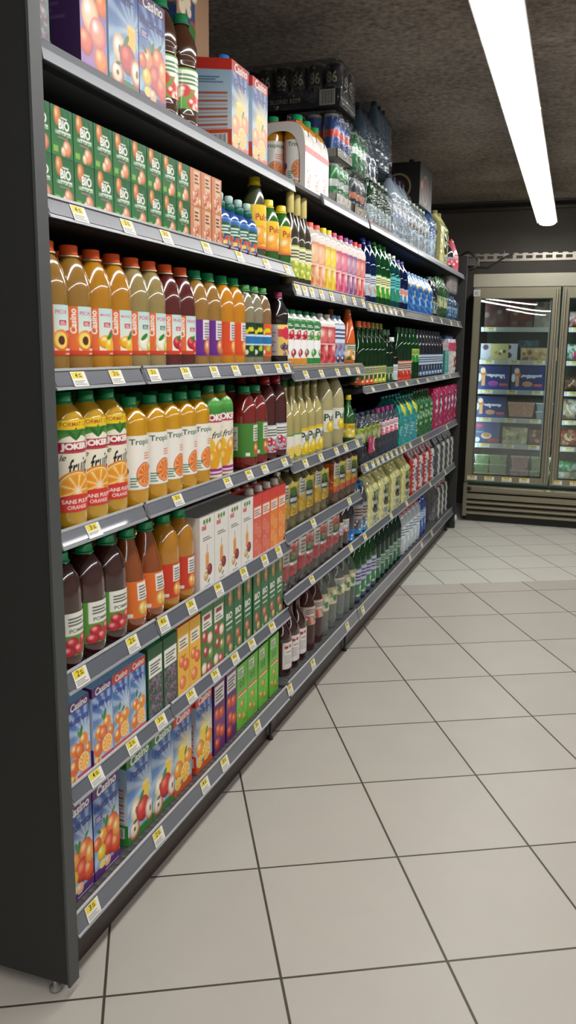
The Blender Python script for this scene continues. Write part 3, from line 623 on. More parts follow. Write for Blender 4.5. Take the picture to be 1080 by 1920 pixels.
def art_generic(w, h, base, panel='f0eee8', dots=('e0a040',), words=None, wc='303030', seed=1, px=.0018, band=None, n=10, r=.08):
    a = Art(w, h, base, px); a.rect(.34, .5, .86, .95, panel); a.bars(.4, .6, .8, .9, 3, wc)
    if words: a.rect(.34, .66, .86, .9, panel); a.text(words, .6, .78, .44, wc, bold=.03)
    a.dots(.3, .05, .9, .48, list(dots), n, r, seed, 'ffffff')
    if band: a.rect(-1, -1, 2, .12, band)
    return a
def art_pulco(w=.2, h=.16):
    a = Art(w, h, 'f2ca1c', .0013); a.text('Pulco', .6, .72, .34, 'b82c38', bold=.03); a.fruit(.52, .3, .2, 'f6b03c', 'fff4c0', 'e88a28', .8, .5); a.fruit(.72, .26, .15, 'f8c860', 'ffffe0', 'e09030', .9); a.rect(-1, -1, 2, .06, 'e86a48'); return a
def art_tea(c1, c2, c3, w=.2, h=.2):
    a = Art(w, h, c1, .0016); a.rect(-1, .88, 2, 2, 'ece4e0'); a.fruit(.5, .64, .24, c2, 'fff0e0', c3); a.fruit(.35, .42, .12, c3, 'ffe8d8'); a.fruit(.68, .3, .2, c2, 'ffe8d8', c3); a.fruit(.4, .14, .15, c3, 'ffe0c8', c2); a.rect(-1, .45, 2, .475, 'f0dcd8'); return a
def art_milk(c1, c2, c3):
    a = Art(.2, .2, 'f0f0ee', .0016); a.grad(.85, 1, '3a8a4a', '3a8a4a'); a.circ(.5, .86, .22, '2f7a3c', .45); a.bars(.4, .83, .6, .9, 2, 'f0f8f0')
    for x, y in ((.35, .62), (.6, .66), (.5, .56), (.72, .58)): a.fruit(x, y, .09, c1, 'ffd0d0', c2)
    a.circ(.5, .42, .25, 'fafafa', .5); a.fruit(.4, .26, .1, c1, 'ffffff', c2); a.fruit(.66, .24, .1, c1, 'ffffff', c2); a.rect(-1, -1, 2, .13, c3); return a
def art_mount(base='e8b820', low='e8b820', wd=.085, h=.12):   # flavoured water: dark green peak on yellow
    a = Art(wd, h, base, .0015); a.rect(-1, .5, .28, 1.1, 'dcdcd0'); a.bars(.03, .58, .25, .95, 4, '70746c'); a.circ(.55, .95, .35, 'e8d860', .5)
    a.circ(.55, .52, .26, '16301c', 1.2); a.circ(.58, .72, .15, '3a7028', 1.2); a.rect(.35, .42, .75, .52, 'dfe4dc'); a.rect(.4, .3, .7, .36, '8aa890')
    a.rect(-1, -1, 2, .2, low) if low != base else None; a.bars(.4, .05, .7, .1, 1, '806018'); return a
def art_mount_red(wd=.085, h=.13):
    a = Art(wd, h, 'c42c38', .0016); a.rect(-1, .42, .36, 1.1, 'e4dcd4'); a.bars(.06, .5, .3, .95, 4, '8a7470'); a.dots(.36, .6, 1, 1, ['e07868', 'f0a890', 'd85848'], 14, .12, 3); a.circ(.6, .48, .22, '2c5030', 1.2); a.circ(.62, .58, .12, '6a9a50', 1.2); a.rect(.42, .32, .82, .4, 'e8e0dc'); return a
def art_pale(w, h):    # pale yellow printed multipack
    a = Art(w, h, 'd9d793', .002); a.rect(.42, .2, .47, .9, 'c8c680'); a.circ(.62, .48, .17, '222c24', 1.7); a.circ(.64, .6, .08, '7a9a68', 1.3); a.rect(.52, .42, .74, .5, 'a8b4a0'); a.rect(.5, .1, .8, .2, '6f86a0'); a.dots(0, .72, 1, 1, ['b8b86c', '8a8c58', 'c8c884'], 16, .06, 5); a.dots(.1, .04, .9, .16, ['e4e2a8', 'a8a868'], 8, .05, 6); return a
def art_redwhite(w, h):
    a = Art(w, h, 'b8242c', .002); a.rect(.52, .05, 1.1, .82, 'd8d8da'); a.rect(.6, .3, .85, .62, '4a5a88'); a.bars(.56, .35, .9, .6, 4, '8c94b0'); a.bars(.12, .12, .36, .8, 7, 'f0d8d8'); a.dots(0, .84, 1, 1, ['7c1820', 'd85058', 'c8c0c0'], 20, .06, 3); return a
def art_greywhite(w, h, c='c9c9c7', t='7a3040'):
    a = Art(w, h, '4a5256', .002); a.rect(.35, .0, 1.1, .84, c); a.rect(.75, .45, .92, .7, '9a9a98'); a.rect(-1, .84, 2, 2, t); a.dots(0, .82, 1, 1, ['c0a0a8', '5a2a34', 'a8a8a8'], 18, .06, 4); return a
def art_magenta(w, h, n=2):
    a = Art(w, h, 'b8205c', .0018); a.grad(0, 1, 'a81c54', 'c42a68')
    for i in range(n):
        x = (i+.5)/n; a.circ(x, .58, .17/n*1.2, 'e8e2e6', 1.7); a.circ(x, .75, .08/n*1.5, 'e8e2e6', 1.6); a.circ(x+.02, .77, .04/n*1.8, '26283c', 1.2); a.circ(x, .55, .09/n*1.6, '5a6488', .8); a.rect(x-.05/n*2, .33, x+.03/n*2, .42, 'd8ccd4'); a.bars(x-.1/n*2, .12, x+.1/n*2, .2, 2, 'd8a0b8')
    return a
def art_teal(w, h):
    a = Art(w, h, '1a9a90', .002); a.rect(.45, 0, 1.1, 1, '1c9cc0'); a.fruit(.55, .82, .3, 'e8e020', 'fff890', 'b8c818'); a.burst(.55, .82, '20a0a0', 9, .3, .6, 1); a.rect(.05, .25, .5, .45, '78c8cc'); a.bars(.1, .28, .45, .42, 3, '206a78'); a.bars(.66, .2, .9, .6, 5, 'd8e850'); return a

# ------------------------------------------------------------ kinds: (maker, half width along the shelf, depth, description, category)
KD = {}
def K(name, maker, wy, d, desc, cat): KD[name] = [maker, wy, d, desc, cat, None]
NR = .0395
GRN, ORG, DRK = '149258', 'f2602a', '3a1c1a'
K('berrytop', lambda: carton('juice_carton', .09, .07, .24, art_berry(.09, .24), '1d5a34', '1d5a34'), .09, .07, 'dark green berry juice carton', 'juice carton')
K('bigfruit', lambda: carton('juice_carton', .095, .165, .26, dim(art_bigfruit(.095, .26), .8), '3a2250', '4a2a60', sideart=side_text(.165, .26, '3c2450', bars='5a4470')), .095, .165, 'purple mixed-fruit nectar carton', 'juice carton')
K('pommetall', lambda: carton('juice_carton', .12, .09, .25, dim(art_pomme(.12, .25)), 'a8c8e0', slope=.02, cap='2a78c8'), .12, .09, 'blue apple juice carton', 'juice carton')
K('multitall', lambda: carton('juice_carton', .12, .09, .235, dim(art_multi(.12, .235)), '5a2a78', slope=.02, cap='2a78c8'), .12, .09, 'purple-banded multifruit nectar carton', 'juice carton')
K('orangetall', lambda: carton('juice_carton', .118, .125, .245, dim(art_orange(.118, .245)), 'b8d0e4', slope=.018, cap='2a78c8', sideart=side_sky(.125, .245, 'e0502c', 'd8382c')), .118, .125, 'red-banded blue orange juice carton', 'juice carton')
K('appletop', lambda: bottle('juice_bottle', .04, .262, 'wide', '4a2a18', '16784a', .46, art_generic(.2, .11, '5aa83c', 'f2f2e6', ('d83838', 'f0e8c8'), None, '3a7a38', 5), (.17, .52), 4.8, -.8), .04, .08, 'brown bottle with green apple label', 'juice bottle')
K('multi6', lambda: carton('juice_carton', .083, .09, .20, art_multiorange(.083, .19), '5a2a78', slope=.015, cap='1d6cc0'), .083, .09, 'purple-banded blue-capped multifruit carton', 'juice carton')
K('multio', lambda: carton('juice_carton', .082, .09, .20, art_multiorange(.082, .19), '4a2a70', slope=.015, cap='1d6cc0', sideart=side_sky(.09, .2, '6a3488', '5a2a78')), .082, .09, 'purple-sided blue-capped multifruit carton', 'juice carton')
K('orange6', lambda: carton('juice_carton', .072, .09, .20, art_orange2(.072, .19), 'b8d0e4', slope=.015, cap='1d6cc0'), .072, .09, 'red-banded orange nectar carton', 'juice carton')
K('berryc', lambda: carton('juice_carton', .076, .076, .19, art_berry(.076, .19), '17502e', '1a6a3a', gable=True, cap='1a6a3a'), .076, .076, 'dark green gable-top berry carton', 'juice carton')
K('yellowc', lambda: carton('juice_carton', .068, .076, .205, art_yellow(.068, .205), 'e8b040', 'e8642c', slope=.01, cap='e8501e'), .068, .076, 'yellow peach juice carton', 'juice carton')
K('applec', lambda: carton('juice_carton', .078, .076, .21, art_apple(.078, .21), '3c7a38', 'b8b0a8', slope=.006, cap='c8c8c4'), .078, .076, 'green and white apple juice carton', 'juice carton')
K('biot', lambda: carton('juice_carton', .067, .07, .215, art_bio_tall(.067, .215), '1d5a30', '246a38', slope=.006, cap='1e7a3c'), .067, .07, 'tall dark green BIO juice carton', 'juice carton')
K('multi7', lambda: carton('juice_carton', .11, .09, .245, art_multi(.11, .225), '4a2268', slope=.02, cap='1d6cc0'), .11, .09, 'large purple-banded multifruit carton', 'juice carton')
K('pomme7', lambda: carton('juice_carton', .120, .10, .245, art_pomme(.12, .227), 'c8dce8', '1f4f86', slope=.018, sideart=side_sky(.10, .24, '3f9a40', '2c7a36')), .12, .10, 'large green-banded apple juice carton', 'juice carton')
K('orange7', lambda: carton('juice_carton', .108, .09, .245, art_orange(.108, .227), 'e0502c', '1f4f86', slope=.018, sideart=side_sky(.09, .24, 'e0502c', 'd8382c')), .108, .09, 'large red-banded orange juice carton', 'juice carton')
K('redc', lambda: carton('juice_carton', .08, .08, .235, art_red(.08, .235), '4a2260', '3a1a50'), .08, .08, 'purple carton with red fruit', 'juice carton')
K('limec', lambda: carton('juice_carton', .088, .08, .22, art_lime(.088, .22), '58b830', '2f6a20', slope=.006), .088, .08, 'bright lime green juice carton', 'juice carton')
K('white', lambda: carton('juice_carton', .094, .09, .208, art_white(.094, .208), 'd8d4cc', 'a8a8a4'), .094, .09, 'white carton picturing juice glass', 'juice carton')
K('pinkc', lambda: carton('juice_carton', .073, .075, .205, art_pink(.073, .205, 'e0604a', 'd84a50'), 'c8483c', 'c83830', cap='d8d4cc'), .073, .075, 'pink grapefruit juice carton', 'juice carton')
K('orangec', lambda: carton('juice_carton', .072, .075, .205, art_pink(.072, .205, 'ee8030', 'e8a020'), 'd8682c', 'c83830', cap='d8d4cc'), .072, .075, 'orange juice carton with yellow slices', 'juice carton')
K('mini', lambda: carton('mini_carton_multipack', .0695, .11, .0855, art_bio(.0695, .0855), '24663a', 'c8d0c8', m_=M_SHINY), .0695, .11, 'green BIO mini-carton multipack', 'carton multipack')
K('minip', lambda: carton('mini_carton_multipack', .061, .11, .0855, art_generic(.061, .0855, 'd8906a', 'e8c8a8', ('e8a078', 'c86040', 'f0c8a0'), None, '7a3828', 8, .0015, None, 12, .12), 'b87050', 'e8d8c8', m_=M_SHINY), .061, .11, 'peach-coloured mini-carton multipack', 'carton multipack')
K('joker', lambda: bottle('juice_bottle', .040, .275, 'slim', 'c89a20', GRN, .46, art_joker(), (.135, .80), 5.2, -.30, ex=2.4, lm=M_LABEL), .040, .080, 'green-capped orange juice bottle, full-height label', 'juice bottle')
K('joker2', lambda: bottle('juice_bottle', .038, .262, 'slim', 'c89a28', '1a7a44', .46, art_joker2(), (.05, .87), 4.6, -.40, ex=2.3), .038, .076, 'green-shouldered mixed fruit juice bottle', 'juice bottle')
K('trop', lambda: bottle('juice_bottle', .0405, .252, 'slim', 'd0980f', GRN, .48, art_trop(), (.17, .66), 4.9, -.38, ex=2.4), .0405, .081, 'green-capped orange juice bottle, white label', 'juice bottle')
for nm, fr, wd, c, cap in (('peach', 'peach', 'PECHE', '98702e', 0), ('mango', 'mango', 'MANGUE', 'b87e16', 0), ('coco', 'coco', 'POIRE', '9a8654', 0), ('berryn', 'berry', 'FRAISE', '5c1c1c', 0)):
    K(nm, lambda fr=fr, wd=wd, c=c: bottle('nectar_bottle', NR, .248, 'jug', c, ORG, .47, art_nectar(fr, wd, 'e89868', '78b8c4' , c), (.145, .525), 4.4, -.46, neck='c8b890'), NR, 2*NR,
      {'peach': 'orange-capped peach nectar bottle', 'mango': 'orange-capped mango nectar bottle', 'coco': 'orange-capped pale pear nectar bottle', 'berryn': 'orange-capped dark red nectar bottle'}[nm], 'nectar bottle')
K('purp', lambda: bottle('nectar_bottle', NR, .248, 'jug', '9e7434', GRN, .47, art_nectar2('6a2c8c', 'd88858'), (.13, .50), 4.4, -.9), NR, 2*NR, 'purple-labelled nectar bottle, green cap', 'nectar bottle')
K('oran', lambda: bottle('nectar_bottle', NR, .248, 'jug', 'cc8614', GRN, .47, art_nectar2('e05024', 'f0a850'), (.13, .50), 4.4, -.9), NR, 2*NR, 'red-labelled orange nectar bottle', 'nectar bottle')
def art_flav(c):
    a = Art(.15, .1, c, .0014); a.rect(-1, .36, 2, .66, '2878b8'); a.rect(-1, .6, 2, .66, 'd8ecf4'); a.rect(-1, .34, 2, .38, 'd8ecf4'); a.dots(.1, .72, .9, .84, ['e8d820'], 22, .035, 4); a.dots(.1, .08, .9, .3, ['a8d048', 'e8f0d0', c], 12, .05, 5); return a
K('flav', lambda: bottle('flavoured_water_bottle', .034, .235, 'jug', '8c8468', '4a9a50', .50, art_flav('143c28'), (.12, .54), 4.6, -.8, capk=.014), .034, .068, 'water bottle with dark green label', 'water bottle')
K('flavo', lambda: bottle('flavoured_water_bottle', .034, .235, 'jug', '8a6840', '4a9a50', .50, art_flav('e0602c'), (.12, .54), 4.6, -.8, capk=.014), .034, .068, 'flavoured water bottle with orange label', 'water bottle')
def art_syrup():
    a = Art(.17, .1, 'b8b0b4', .0014); a.rect(.42, -1, 2, 2, 'e8c868'); a.rect(.42, .6, .6, .85, 'd8483c'); a.circ(.62, .72, .12, 'd83050'); a.bars(.05, .1, .38, .9, 8, '8a7a80'); a.dots(.5, .05, .75, .35, ['5a3058', '48283c', '7a5a90'], 14, .04, 3, 'c8b8d0'); return a
K('syrup', lambda: bottle('syrup_bottle', .036, .232, 'wide', '181012', 'a83860', .40, art_syrup(), (.13, .56), 4.6, -.8, m=M_JUICE, capk=.014), .036, .072, 'black syrup bottle with pink cap', 'syrup bottle')
def two_tone(c, panel, fr, n=6):
    a = Art(.2, .11, c, .0013); a.rect(.05, .2, .33, .9, 'e0dcd4'); a.bars(.07, .25, .31, .85, 8, '8a8a84'); a.rect(.58, .48, .76, .95, panel); a.bars(.6, .52, .74, .9, 5, '6a6a60'); a.rect(.45, .04, .52, .14, 'f0f0e8'); a.fruit(.66, .25, .075, fr, 'fff0b0', 'c87820', 1.5); a.fruit(.72, .22, .06, fr, 'fff0b0', 'c87820', 1.5); return a
K('darkapple', lambda: bottle('juice_bottle', .044, .245, 'jug', '3a1614', GRN, .46, art_dark('5a9a3c'), (.13, .50), 4.8, -.97), .044, .088, 'dark juice bottle, green fruit label', 'juice bottle')
K('brown', lambda: bottle('juice_bottle', .044, .24, 'cone', '8a4416', GRN, .44, two_tone('e0702c', 'eceae2', 'e8c860'), (.13, .50), 4.9, -.85), .044, .088, 'amber juice bottle with orange label', 'juice bottle')
K('yellowred', lambda: bottle('juice_bottle', .041, .24, 'jug', 'b87c18', GRN, .46, two_tone('cc3c24', 'f0ece4', 'f0a040'), (.13, .50), 4.8, -.8), .042, .084, 'yellow juice bottle with red label', 'juice bottle')
K('rubygreen', lambda: bottle('juice_bottle', .042, .25, 'jug', '7c1c18', GRN, .46, two_tone('4a8a38', 'e8e4dc', 'd85038'), (.15, .56), 4.8, -.8), .042, .084, 'ruby juice bottle with green label', 'juice bottle')
K('pom', lambda: bottle('juice_bottle', .041, .275, 'jug', '4a1014', 'a81820', .44, art_generic(.19, .1, 'a8c8d8', 'f0ece8', ('c02838', 'd84858', '8c1828'), None, '5a6a58', 6, .0014, None, 16, .05), (.12, .44), 4.8, -.8), .041, .082, 'red-capped pomegranate juice bottle', 'juice bottle')
def art_kids():
    a = Art(.13, .085, '2c6cb8', .0014); a.rect(.25, .45, .75, .85, '2a5a3c'); a.bars(.3, .5, .7, .8, 3, 'd8f0e8'); a.dots(.3, .1, .9, .45, ['f09030', 'e85838', '58b060', 'f0d050'], 16, .05, 3); return a
def kids():
    e = empty('kids_drink_bottle'); r, h = .032, .15; pr = [(0, 0), (.8, 0), (1, .03), (.94, .2), (1, .3), (1, .55), (.8, .68), (.5, .74), (.4, .76), (.4, .8), (0, .8)]
    MB().lathe([(a*r, b*h, L('2450a0')) for a, b in pr], 20).build('bottle_body', M_JUICE, e)
    c = MB(); c.lathe([(0, .112), (.017, .112), (.016, .13), (.013, .133), (0, .133)], 18, L('14685a')); c.lathe([(0, .13), (.0115, .13), (.0125, .15), (.009, .154), (0, .154)], 18, L('b8d8d0')); c.build('cap', M_CAP, e)
    label_on(e, art_kids(), [(a*r, b*h) for a, b in pr][2:-1], .03*h, .58*h, 4.4, -.7)
    f = MB().lathe([(0, -.0), (.012, 0), (.016, .01), (.008, .014), (0, .014)], 12, L('5a2060')).build('toy_token', M_CAP, e, (.026, -.014, .004)); return e
K('kids', kids, .032, .064, 'small blue sports-cap drink bottle', 'drink bottle')
def pulco(h, col, fill): return lambda: bottle('lemon_juice_bottle', .035, h, 'tall', col, 'e8c81c', .48, art_pulco(), (.16, .66) , 4.6, -.7, fill=None, m=M_GLASSB if h < .2 else M_JUICE, capk=.02)
K('pulcotall', lambda: bottle('lemon_juice_bottle', .036, .24, 'tall', '4a5238', 'ecd020', .50, art_pulco(.2, .15), (.14, .66), 4.6, -.7, capk=.022), .036, .072, 'tall yellow-capped lemon juice bottle', 'lemon juice bottle')
K('pulco', lambda: bottle('lemon_juice_bottle', .035, .192, 'tall', '2f6a24', 'ecd020', .50, art_pulco(.2, .11), (.20, .66), 4.6, -.7, capk=.020), .035, .07, 'small green lemon juice bottle', 'lemon juice bottle')
def cork():
    e = bottle('lemonade_syrup_bottle', .033, .30, 'glass', '3a3022', 'c8b060', .34, art_generic(.15, .12, 'a8c048', 'f0ecd0', ('e8e060', '88b038', 'c83838'), None, '4a5a28', 9, .0015, None, 12, .07), (.10, .44), 4.6, -.8)
    MB().lathe([(.0125, .235), (.014, .24), (.0135, .298), (.012, .303), (0, .303)], 18, L('d8c878')).build('paper_neck_wrap', M_LABEL, e); return e
K('cork', cork, .033, .066, 'dark bottle with yellow-wrapped neck', 'syrup bottle')
def tea(r, art, cap): return bottle('iced_tea_bottle', r, .235, 'slim', 'e0d4cc', cap, .42, art, (.03, .80), 5.2, -.7, capk=.026)
K('tea', lambda: tea(.038, art_tea('e0a070', 'f4c8a0', 'd87040'), 'e8482c'), .038, .076, 'peach drink bottle with red cap', 'drink bottle')
K('teay', lambda: tea(.033, art_tea('e8c020', 'f4e060', 'd8a818'), 'ecd010'), .033, .066, 'yellow drink bottle with yellow cap', 'drink bottle')
K('teap', lambda: tea(.036, art_tea('d84878', 'e890a8', 'c02858'), 'd02868'), .036, .072, 'pink drink bottle with pink cap', 'drink bottle')
K('teav', lambda: tea(.033, art_tea('8a4a8c', 'c898b8', '5a2c68'), '7a2c80'), .033, .066, 'violet drink bottle with purple cap', 'drink bottle')
K('tear', lambda: tea(.033, art_tea('d04048', 'e89890', 'b02038'), 'd02030'), .033, .066, 'red drink bottle with red cap', 'drink bottle')
def milk(r, art, cap, neck='2a8a4c'): return bottle('fruit_milk_drink_bottle', r, .188, 'slim', 'e4e4e0', cap, .40, art, (.03, .84), 5.2, -.7, capk=.018)
K('milkr', lambda: milk(.034, art_milk('c8283c', '8c1828', 'd89030'), '1c8a54'), .034, .068, 'strawberry drink bottle with green top', 'drink bottle')
K('milkg', lambda: milk(.034, art_milk('58a848', '2f7a30', '2c8a3c'), '1c8a54'), .034, .068, 'white drink bottle with green leaves', 'drink bottle')
K('milks', lambda: milk(.036, art_tea('c83848', 'e07070', 'a82030'), 'e4dcdc'), .036, .072, 'red raspberry drink bottle', 'drink bottle')
K('milkb', lambda: milk(.032, art_generic(.18, .15, '8aa0cc', 'dfe4f0', ('c83048', '28284a', 'd8dcec'), None, '3a4a80', 4, .0016, None, 16, .07), '7aa8d8'), .032, .064, 'blue berry drink bottle', 'drink bottle')
K('orangina', lambda: bottle('orange_soda_bottle', .036, .222, 'cone', 'e0601c', 'c87838', .36, art_generic(.19, .07, '2c5a34', 'd8dcc8', ('e8a040', 'f0f0e0'), None, '2a4a2c', 5), (.06, .36), 4.8, -.7), .036, .072, 'rounded orange soda bottle', 'soda bottle')
def art_lem(c, w=.19, h=.085, pu=True):
    a = Art(w, h, c, .0015); a.circ(.55, .55, .3, 'e8e8dc', .5)
    if pu: a.text('Pulp', .6, .62, .34, '2a4a38', bold=.03); a.fruit(.6, .25, .12, 'e8c828', 'fff8a0', 'c8a818')
    else: a.rect(.45, .5, .7, .95, 'ece8dc'); a.slice(.58, .25, .12, 'e8b828', 'f0d050', 'f4e8b0')
    return a
K('lemong', lambda: bottle('lemonade_bottle', .038, .285, 'glass', 'b0a468', '1c6a34', .34, art_lem('4c9a34', pu=False), (.08, .36), 4.8, -.7, ex=2.4, capk=.016), .038, .076, 'pale lemonade bottle with green label', 'lemonade bottle')
K('lemony', lambda: bottle('lemonade_bottle', .040, .285, 'glass', 'b0a468', '8a8a60', .34, art_lem('e8c828'), (.07, .40), 4.8, -.7, ex=2.4, capk=.016), .040, .080, 'pale lemonade bottle with yellow label', 'lemonade bottle')
K('lemonb', lambda: bottle('lemonade_bottle', .045, .305, 'tall', 'b0a878', 'd8d4b0', .30, art_lem('dcdcd4', .2, .09), (.24, .52), 4.8, -.7), .045, .09, 'large lemonade bottle with white label', 'lemonade bottle')
K('greenlemon', lambda: bottle('lemon_juice_bottle', .033, .20, 'glass', '1f5a24', 'd8c020', .40, art_generic(.16, .06, 'd0a820', 'e0b830', ('e8d050',), None, '6a5a18', 3), (.10, .40), 4.8, -.7, m=M_JUICE), .033, .066, 'green lemon bottle with yellow cap', 'lemon juice bottle')
def art_grape(w=.15, h=.12):
    a = Art(w, h, '4a1420', .0014); a.rect(.42, 0, .72, 1, 'e4e0dc'); a.circ(.5, .82, .045, 'b82838'); a.circ(.6, .84, .045, 'b82838'); a.bars(.5, .62, .66, .68, 1, '3a3a40'); a.bars(.46, .2, .66, .55, 5, 'b0acac'); return a
K('grape', lambda: bottle('grape_juice_bottle', .042, .27, 'glass', '3c1018', '5a1820', .36, art_grape(), (.12, .50), 4.4, -.7, ex=2.4), .042, .084, 'dark red bottle, narrow white label', 'juice bottle')
def art_wat(c='c8c4a0', t='8a9a70'):
    a = Art(.19, .07, c, .0016); a.dots(0, .5, 1, 1, ['d8b888', t, 'e0d4b0'], 18, .05, 4); a.circ(.58, .35, .07, '4a7a58'); a.rect(.3, .1, .45, .6, 'e0e0d8'); return a
K('watred', lambda: bottle('flavoured_water_bottle', .042, .268, 'water', '8a5a58', '5a2028', .30, art_generic(.19, .07, 'c8a090', 'd8d0c8', ('c84838', '4a7a58', 'e0a088'), None, '7a4a40', 4), (.42, .70), 4.8, -.7, m=M_CLEAR), .042, .084, 'clear water bottle with red label', 'water bottle')
K('wat', lambda: bottle('water_bottle', .042, .268, 'water', 'c8d0c8', '6a7468', .30, art_wat(), (.42, .70), 4.8, -.7, m=M_CLEAR), .042, .084, 'clear water bottle, pale fruit label', 'water bottle')
K('watbig', lambda: bottle('water_bottle', .052, .275, 'water', 'ccd4d0', '8a9088', .26, art_generic(.22, .07, 'd8d4bc', 'e4e4dc', ('e0c888', '5a8a60'), None, '5a5a50', 7), (.45, .72), 4.8, -.5, m=M_CLEAR), .052, .104, 'large clear water bottle, white label', 'water bottle')

def handled():     # two juice bottles side by side in a white carrier arch
    e = empty('handled_juice_twin_pack'); r, h = .040, .245; pr = SHAPES['slim']
    a = art_trop()
    for s in (-1, 1):
        b = MB().lathe([(p*r, q*h, L('d08a1c')) for p, q in pr], 24, ex=2.4).build('bottle', M_JUICE, e, (s*.0425, 0, .004))
        cp = MB(); capz(cp, .019, h*.925, h*1.0, L(GRN)); cp.build('cap', M_CAP, b)
        label_on(b, a, [(p*r, q*h) for p, q in pr][2:-1], .14*h, .66*h, 5.0, -1.35, 2.4)
    n = 40; m = MB(); W, H = .088, .222; t = np.linspace(0, PI, n)
    outer = [(-W, 0.0)]+[(-W*math.copysign(abs(math.cos(q))**.45, math.cos(q)), H*.55+H*.45*math.sin(q)**.8) for q in t]+[(W, 0.0)]
    inner = [(-W*.80, .028)]+[(-W*.80*math.copysign(abs(math.cos(q))**.75, math.cos(q)), .085+(H*.87-.085)*math.sin(q)**.85) for q in t]+[(W*.80, .028)]
    for y, fl in ((-.0435, False), (.0435, True)):
        P = np.array([[(x, y, z) for x, z in outer], [(x*1.0, y, z) for x, z in inner]]); m.grid(P, L('dcd6d0'), flip=fl)
        m.add([(-W, y, 0), (W, y, 0), (W*.8, y, .028), (-W*.8, y, .028)], [(0, 1, 2, 3)], L('dcd6d0'))
    m.grid(np.array([[(x, y, z) for x, z in outer] for y in (-.0435, .0435)]), L('e4e0dc'), smooth=True)
    A = Art(.087, .15, 'eee8e4', .0015); A.bars(.3, .1, .7, .35, 4, 'e08a68'); A.dots(.2, .2, .8, .6, ['e8a088', 'f0d8d0', 'd86048'], 14, .05, 3); A.rect(-1, .86, 2, 2, 'd02c28')
    m.grid(np.stack([np.full_like(A.x, W+.0008), (A.x-.5)*A.w, .005+A.y*.14], -1), A.c)
    m.build('carrier_sleeve', M_CARD, e)
    MB().box((-.055, -.043, H*.99), (.055, .043, H*.99+.004), L('c82c28')).build('red_top_strip', M_CARD, e)
    return e
K('handled', handled, .044, .178, 'twin juice pack in white carrier', 'bottle pack')

PARK = (0, 0, 0)
used = {}
def proto(k):
    if KD[k][5] is None:
        o = KD[k][0](); KD[k][5] = o; index_kids(o)
    return KD[k][5]
ORD = ['first', 'second', 'third', 'fourth', 'fifth', 'sixth', 'seventh', 'eighth', 'ninth', 'tenth', 'eleventh', 'twelfth']
def place(k, x, y, z, rz=0, sc=None, label=None, group=None):
    o = proto(k)
    if used.get(k): o = copy_tree(o)
    used[k] = True
    o.location = (x, y, z); o.rotation_euler = (0, 0, rz)
    if sc: o.scale = sc
    tag(o, label or KD[k][3], KD[k][4], group)
    return o
BAYN = {'A': 'near bay', 'B': 'middle bay', 'C': 'far bay'}
LEVEL = {'1': 'top shelf', '2': 'second shelf', '3': 'third shelf', '4': 'fourth shelf', '5': 'fifth shelf', '6': 'sixth shelf', '7': 'bottom shelf'}
def where(row): return ('bottom shelf of ' if row in ('C6',) else LEVEL[row[1]]+' of ')+BAYN[row[0]]
ZR = {'A1': 1.865, 'A2': 1.605, 'A3': 1.295, 'A4': 0.985, 'A5': 0.695, 'A6': 0.447, 'A7': 0.155, 'B1': 1.875, 'B2': 1.552, 'B3': 1.268, 'B4': 0.955, 'B5': 0.717, 'B6': 0.5, 'B7': 0.155, 'C1': 1.878, 'C2': 1.54, 'C3': 1.175, 'C4': 0.828, 'C5': 0.503, 'C6': 0.155}
